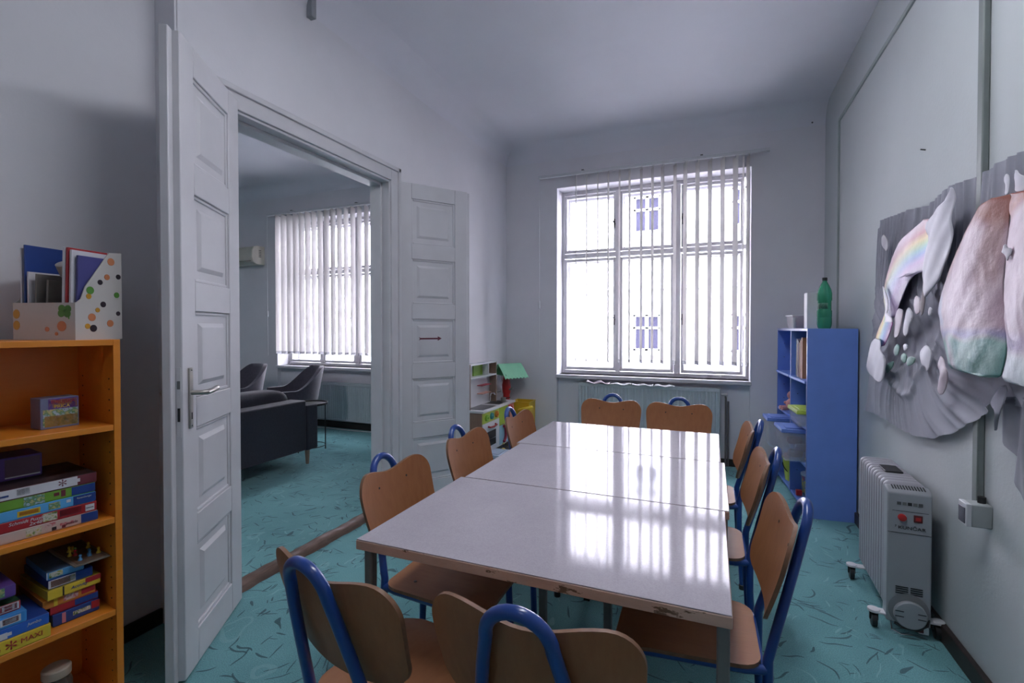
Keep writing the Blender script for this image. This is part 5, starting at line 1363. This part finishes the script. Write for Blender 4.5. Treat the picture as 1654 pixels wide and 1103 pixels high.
for i, pts in enumerate(([(190, 528), (185, 490), (205, 460), (240, 450), (232, 485), (205, 510)], [(315, 485), (310, 440), (335, 425), (362, 430), (350, 470)], [(235, 420), (238, 370), (262, 345), (266, 380), (255, 420)], [(282, 450), (275, 420), (300, 400), (315, 430), (300, 470)])):
    paper('hanging_paper_leaf', ['pale green paper leaf right of the lowest cloud', 'pale green paper leaf nearest the rounded cloud', 'dark netted green leaf above the pale ones', 'small green leaf in the middle of the leaf scraps'][i], 'paper leaf', [c5(*q) for q in pts], XR-.080, M_leaf, None, 14, 8, .004, .002, 50+i, 'green paper leaves on the grey cloth')
# the two large painted sheets
s1_px = [c4(750, 418), c4(735, 440), c4(690, 512), c4(640, 610), c4(590, 735), c4(540, 870), c4(510, 970), c4(500, 1050), c5(505, 180), c5(515, 300), c5(545, 410), c5(560, 488), c5(640, 517), c5(750, 540), c5(866, 560), c5(885, 480), c5(905, 400), c5(900, 300), c5(892, 150), c5(890, 0), c4(900, 760), c4(915, 600), c4(925, 470), c4(930, 340), c4(870, 355), c4(800, 390)]
def s1_paint(u, v, y, z):
    n = .5+.5*sin(y*23+z*11+2*sin(z*17))
    base = mixv((.54, .41, .46), (.44, .31, .37), n)
    base = mixv(base, (.30, .11, .08), sstep(.80, .93, v+.04*sin(y*20)))
    base = mixv(base, (.34, .16, .12), .8*sstep(.30, .05, u)*sstep(.45, .75, v))
    base = mixv(base, (.36, .20, .17), .55*sstep(.62, .78, u)*(1-sstep(.92, 1, u))*sstep(.45, .6, v)*(1-sstep(.82, .9, v)))
    base = mixv(base, (.42, .48, .62), .8*sstep(.22, .10, u)*sstep(.25, .32, v)*(1-sstep(.42, .6, v)))
    base = mixv(base, (.20, .22, .42), .75*sstep(.30, .24, v)*sstep(.20, .25, v+.02*sin(y*30)))
    g = mixv((.06, .22, .19), (.26, .44, .40), .5+.5*sin(y*40+z*33))
    base = mixv(base, g, sstep(.25, .19, v+.015*sin(y*27))*(1-.55*sstep(.12, .2, u)*(1-sstep(.2, .35, u))))
    return base
paper('hanging_painted_sheet', 'big pink painted sheet with a green lower edge on the grey cloth', 'painting', s1_px, XR-.085, M_paintsheet, s1_paint, 120, 80, .034, .0010, 9, 'big painted sheets', crease=.006)
s2_px = [c4(930, 345), c4(927, 450), c4(940, 480), c4(925, 560), c4(918, 660), c4(905, 790), c4(892, 950), c5(890, 200), c5(905, 350), c5(912, 400), c5(890, 480), c5(868, 570), c5(1000, 600), c5(1250, 650), c5(1250, 0), c4(1250, 250), c4(1050, 315)]
def s2_paint(u, v, y, z):
    n = .5+.5*sin(y*29+z*15+2*sin(z*13))
    base = mixv((.56, .44, .50), (.46, .35, .41), n)
    base = mixv(base, (.34, .11, .09), sstep(.86, .94, v+.04*sin(y*17)))
    base = mixv(base, (.36, .30, .50), .6*sstep(.30, .22, v)*sstep(.14, .2, v))
    base = mixv(base, (.56, .62, .64), sstep(.20, .12, v))
    return base
paper('hanging_painted_sheet', 'big pink painted sheet cut by the picture edge', 'painting', s2_px, XR-.098, M_paintsheet, s2_paint, 120, 80, .026, .0010, 10, 'big painted sheets', crease=.009)

# small fixtures on the door wall and the window wall
ph = onX(503, 14, XL+.02)
tag(MB().box(-.02, .02, -.018, .018, -.055, .22).build('wall_bracket', mat('pale bracket', (.30, .31, .33), .5), None, bevel=.003, loc=(XL+.02, ph.y, ph.z)), 'small pale bracket high on the wall above the doorway', 'bracket')
M_hole = mat('hole grey', (.12, .12, .13), .8)
for (px_, py_, lab) in ((1243, 203, 'plugged screw hole high on the window wall, left one'), (1258, 200, 'plugged screw hole high on the window wall, middle one'), (1312, 198, 'plugged screw hole high on the window wall, by the corner')):
    q = onY(px_, py_, YB); tag(MB().lathe([(.008, 0), (.007, .004)], n=10, T=Matrix.Rotation(pi/2, 4, 'X')).build('screw_plug', MATS['hole grey'], None, loc=(q.x, YB-.0005, q.z)), lab, 'screw plug')
q = onX(1495, 242, XR); tag(MB().tube([(0, 0, 0), (-.02, -.002, .004)], .003, 6).build('nail', M_dark, None, loc=q), 'small dark nail in the grey green wall above the cloth', 'nail')

# ================================================================== OUTSIDE
YO = 15.0
fb = MB()
P0 = onY(1022, 508, YO); P1 = onY(1066, 567, YO)
ow, oh = P1.x-P0.x, P0.z-P1.z
wins = []
for dx in range(-9, 5):
    for dz in (-3.4, 0, 3.55): wins.append((P0.x+dx*2.7, P1.z+dz))
xs_ = sorted({-32, 14} | {a for w_ in wins for a in (w_[0], w_[0]+ow)}); zs_ = sorted({-6, 14} | {a for w_ in wins for a in (w_[1], w_[1]+oh)})
for xa, xb in zip(xs_, xs_[1:]):
    for za, zb_ in zip(zs_, zs_[1:]):
        if any(w_[0]-1e-6 <= xa and xb <= w_[0]+ow+1e-6 and w_[1]-1e-6 <= za and zb_ <= w_[1]+oh+1e-6 for w_ in wins): continue
        fb.box(xa, xb, YO, YO+.3, za, zb_)
fh = thing('street_building', 'pale building across the street seen through the windows', 'building', (0, 0, 0))
fb.build('wall', M_out, fh, smooth=0)
M_fglass = mat('dusky street glass', (.016, .015, .024), .8, spec=0.)
for (x, z) in wins:
    if not -27 < x < 7: continue
    fw = MB().box(x, x+ow, YO+.14, YO+.16, z, z+oh).build('window', M_fglass, fh, smooth=0)
    MB().box(x, x+.07, YO+.10, YO+.14, z, z+oh).box(x+ow-.07, x+ow, YO+.10, YO+.14, z, z+oh).box(x+ow/2-.05, x+ow/2+.05, YO+.10, YO+.14, z, z+oh).box(x, x+ow, YO+.10, YO+.14, z+oh*.60, z+oh*.66).box(x, x+ow, YO+.10, YO+.14, z, z+.06).box(x, x+ow, YO+.10, YO+.14, z+oh-.06, z+oh).box(x-.1, x+ow+.1, YO-.12, YO+.14, z-.12, z).build('window_frame', M_white, fw, smooth=0)
for z in (-1.15, 2.45, 5.9): MB().box(-32, 14, YO-.15, YO+.05, z, z+.16).build('ledge', M_out, fh, smooth=0)
struct(MB().box(-40, 25, YB+THICK, 60, -6.2, -6).build('ground_street', mat('grey street', (.20, .20, .21), .8), smooth=0), 'grey street far below the windows', 'street')
rl = onY(1105, 582, 11.0); rl2 = onY(1196, 574, 11.0)
lr = thing('low_roof', 'low grey violet roof beyond the right hand casement', 'roof', (rl.x, 11, rl.z-.18))
MB().prism([(0, 0), (4.2, 0), (4.2, .35), (0, .12)], 1, 0, .8).build('roof_slab', mat('grey violet roof', (.16, .15, .22), .6), lr)
MB().box(.1, 4.1, .1, .7, -5.4, 0).build('shed_wall', M_out, lr)

# ================================================================== LIGHT AND CAMERA
wd = bpy.data.worlds.new('overcast sky'); sc.world = wd; wd.use_nodes = True
bg = wd.node_tree.nodes['Background']
nt = wd.node_tree
tc = nt.nodes.new('ShaderNodeTexCoord'); sp_ = nt.nodes.new('ShaderNodeSeparateXYZ'); nt.links.new(tc.outputs['Generated'], sp_.inputs[0])
rp2 = ramp(nt, math_(nt, 'MULTIPLY_ADD', sp_.outputs['Z'], .5), [(.25, (.55, .56, .62)), (.55, (.80, .84, 1.0)), (1., (.95, .98, 1.12))])
rp2.node.inputs[0].links[0].from_node.inputs[2].default_value = .5
nt.links.new(rp2, bg.inputs['Color']); bg.inputs['Strength'].default_value = 5.4
def portal(name, W):
    l = bpy.data.lights.new(name, 'AREA'); l.shape = 'RECTANGLE'; l.size = W['x1']-W['x0']; l.size_y = W['z1']-W['z0']
    l.cycles.is_portal = True
    o = bpy.data.objects.new(name, l); COL.objects.link(o); o.location = ((W['x0']+W['x1'])/2, YB+THICK+.03, (W['z0']+W['z1'])/2)
    o.rotation_euler = (-pi/2, 0, 0)
portal('daylight_portal', W1); portal('daylight_portal', W2)

M_fill_light = bpy.data.materials.new('lit diffuser'); M_fill_light.use_nodes = True
_b = M_fill_light.node_tree.nodes['Principled BSDF']
_b.inputs['Emission Color'].default_value = (.90, .93, 1.0, 1); _b.inputs['Emission Strength'].default_value = 2.1
def fill_lamp(x, y, label):  # added fixtures out of view, put in to brighten both rooms
    t = thing('fill_lamp', label, 'lamp', (x, y, ZC), 0, 'added fill lamps')
    MB().box(-.17, .17, -.82, .82, -.045, 0).build('housing', M_white, t, bevel=.005)
    MB().box(-.15, .15, -.80, .80, -.062, -.046).build('diffuser', M_fill_light, t, bevel=.004)
fill_lamp(-.25, 1.72, 'added unseen fill lamp above the near table')
def dimmer(o, k):
    m = M_fill_light.copy(); m.name = 'dimmed diffuser'; m.node_tree.nodes['Principled BSDF'].inputs['Emission Strength'].default_value = k
    for c in kids(o):
        if c.name.startswith('diffuser'): c.data.materials[0] = m
fill_lamp(-.2, -.9, 'added unseen fill lamp near the wall behind the viewpoint')
dimmer(bpy.data.objects['fill_lamp.001'], .3)
fill_lamp(-4.6, 1.4, 'added unseen fill lamp in the lounge')

cam = bpy.data.cameras.new('camera'); co = bpy.data.objects.new('camera', cam); COL.objects.link(co)
co.location = (0, 0, H); co.rotation_euler = (pi/2-PIT, RAD(0), YAW)
cam.sensor_width = 36; cam.lens = 36*FPX/1654; cam.shift_y = (CY-551.5)/1654; cam.clip_start = .05; cam.clip_end = 200
sc.camera = co

vs_ = sc.view_settings
vs_.view_transform = 'Standard'; vs_.look = 'None'; vs_.gamma = 1; vs_.exposure = 3.3; vs_.use_curve_mapping = False
sc.cycles.use_denoising = True
sc.cycles.max_bounces = 10; sc.cycles.diffuse_bounces = 6; sc.cycles.glossy_bounces = 4; sc.cycles.transmission_bounces = 6; sc.cycles.transparent_max_bounces = 24
sc.cycles.caustics_reflective = False; sc.cycles.caustics_refractive = False
sc.cycles.sample_clamp_indirect = 8.0
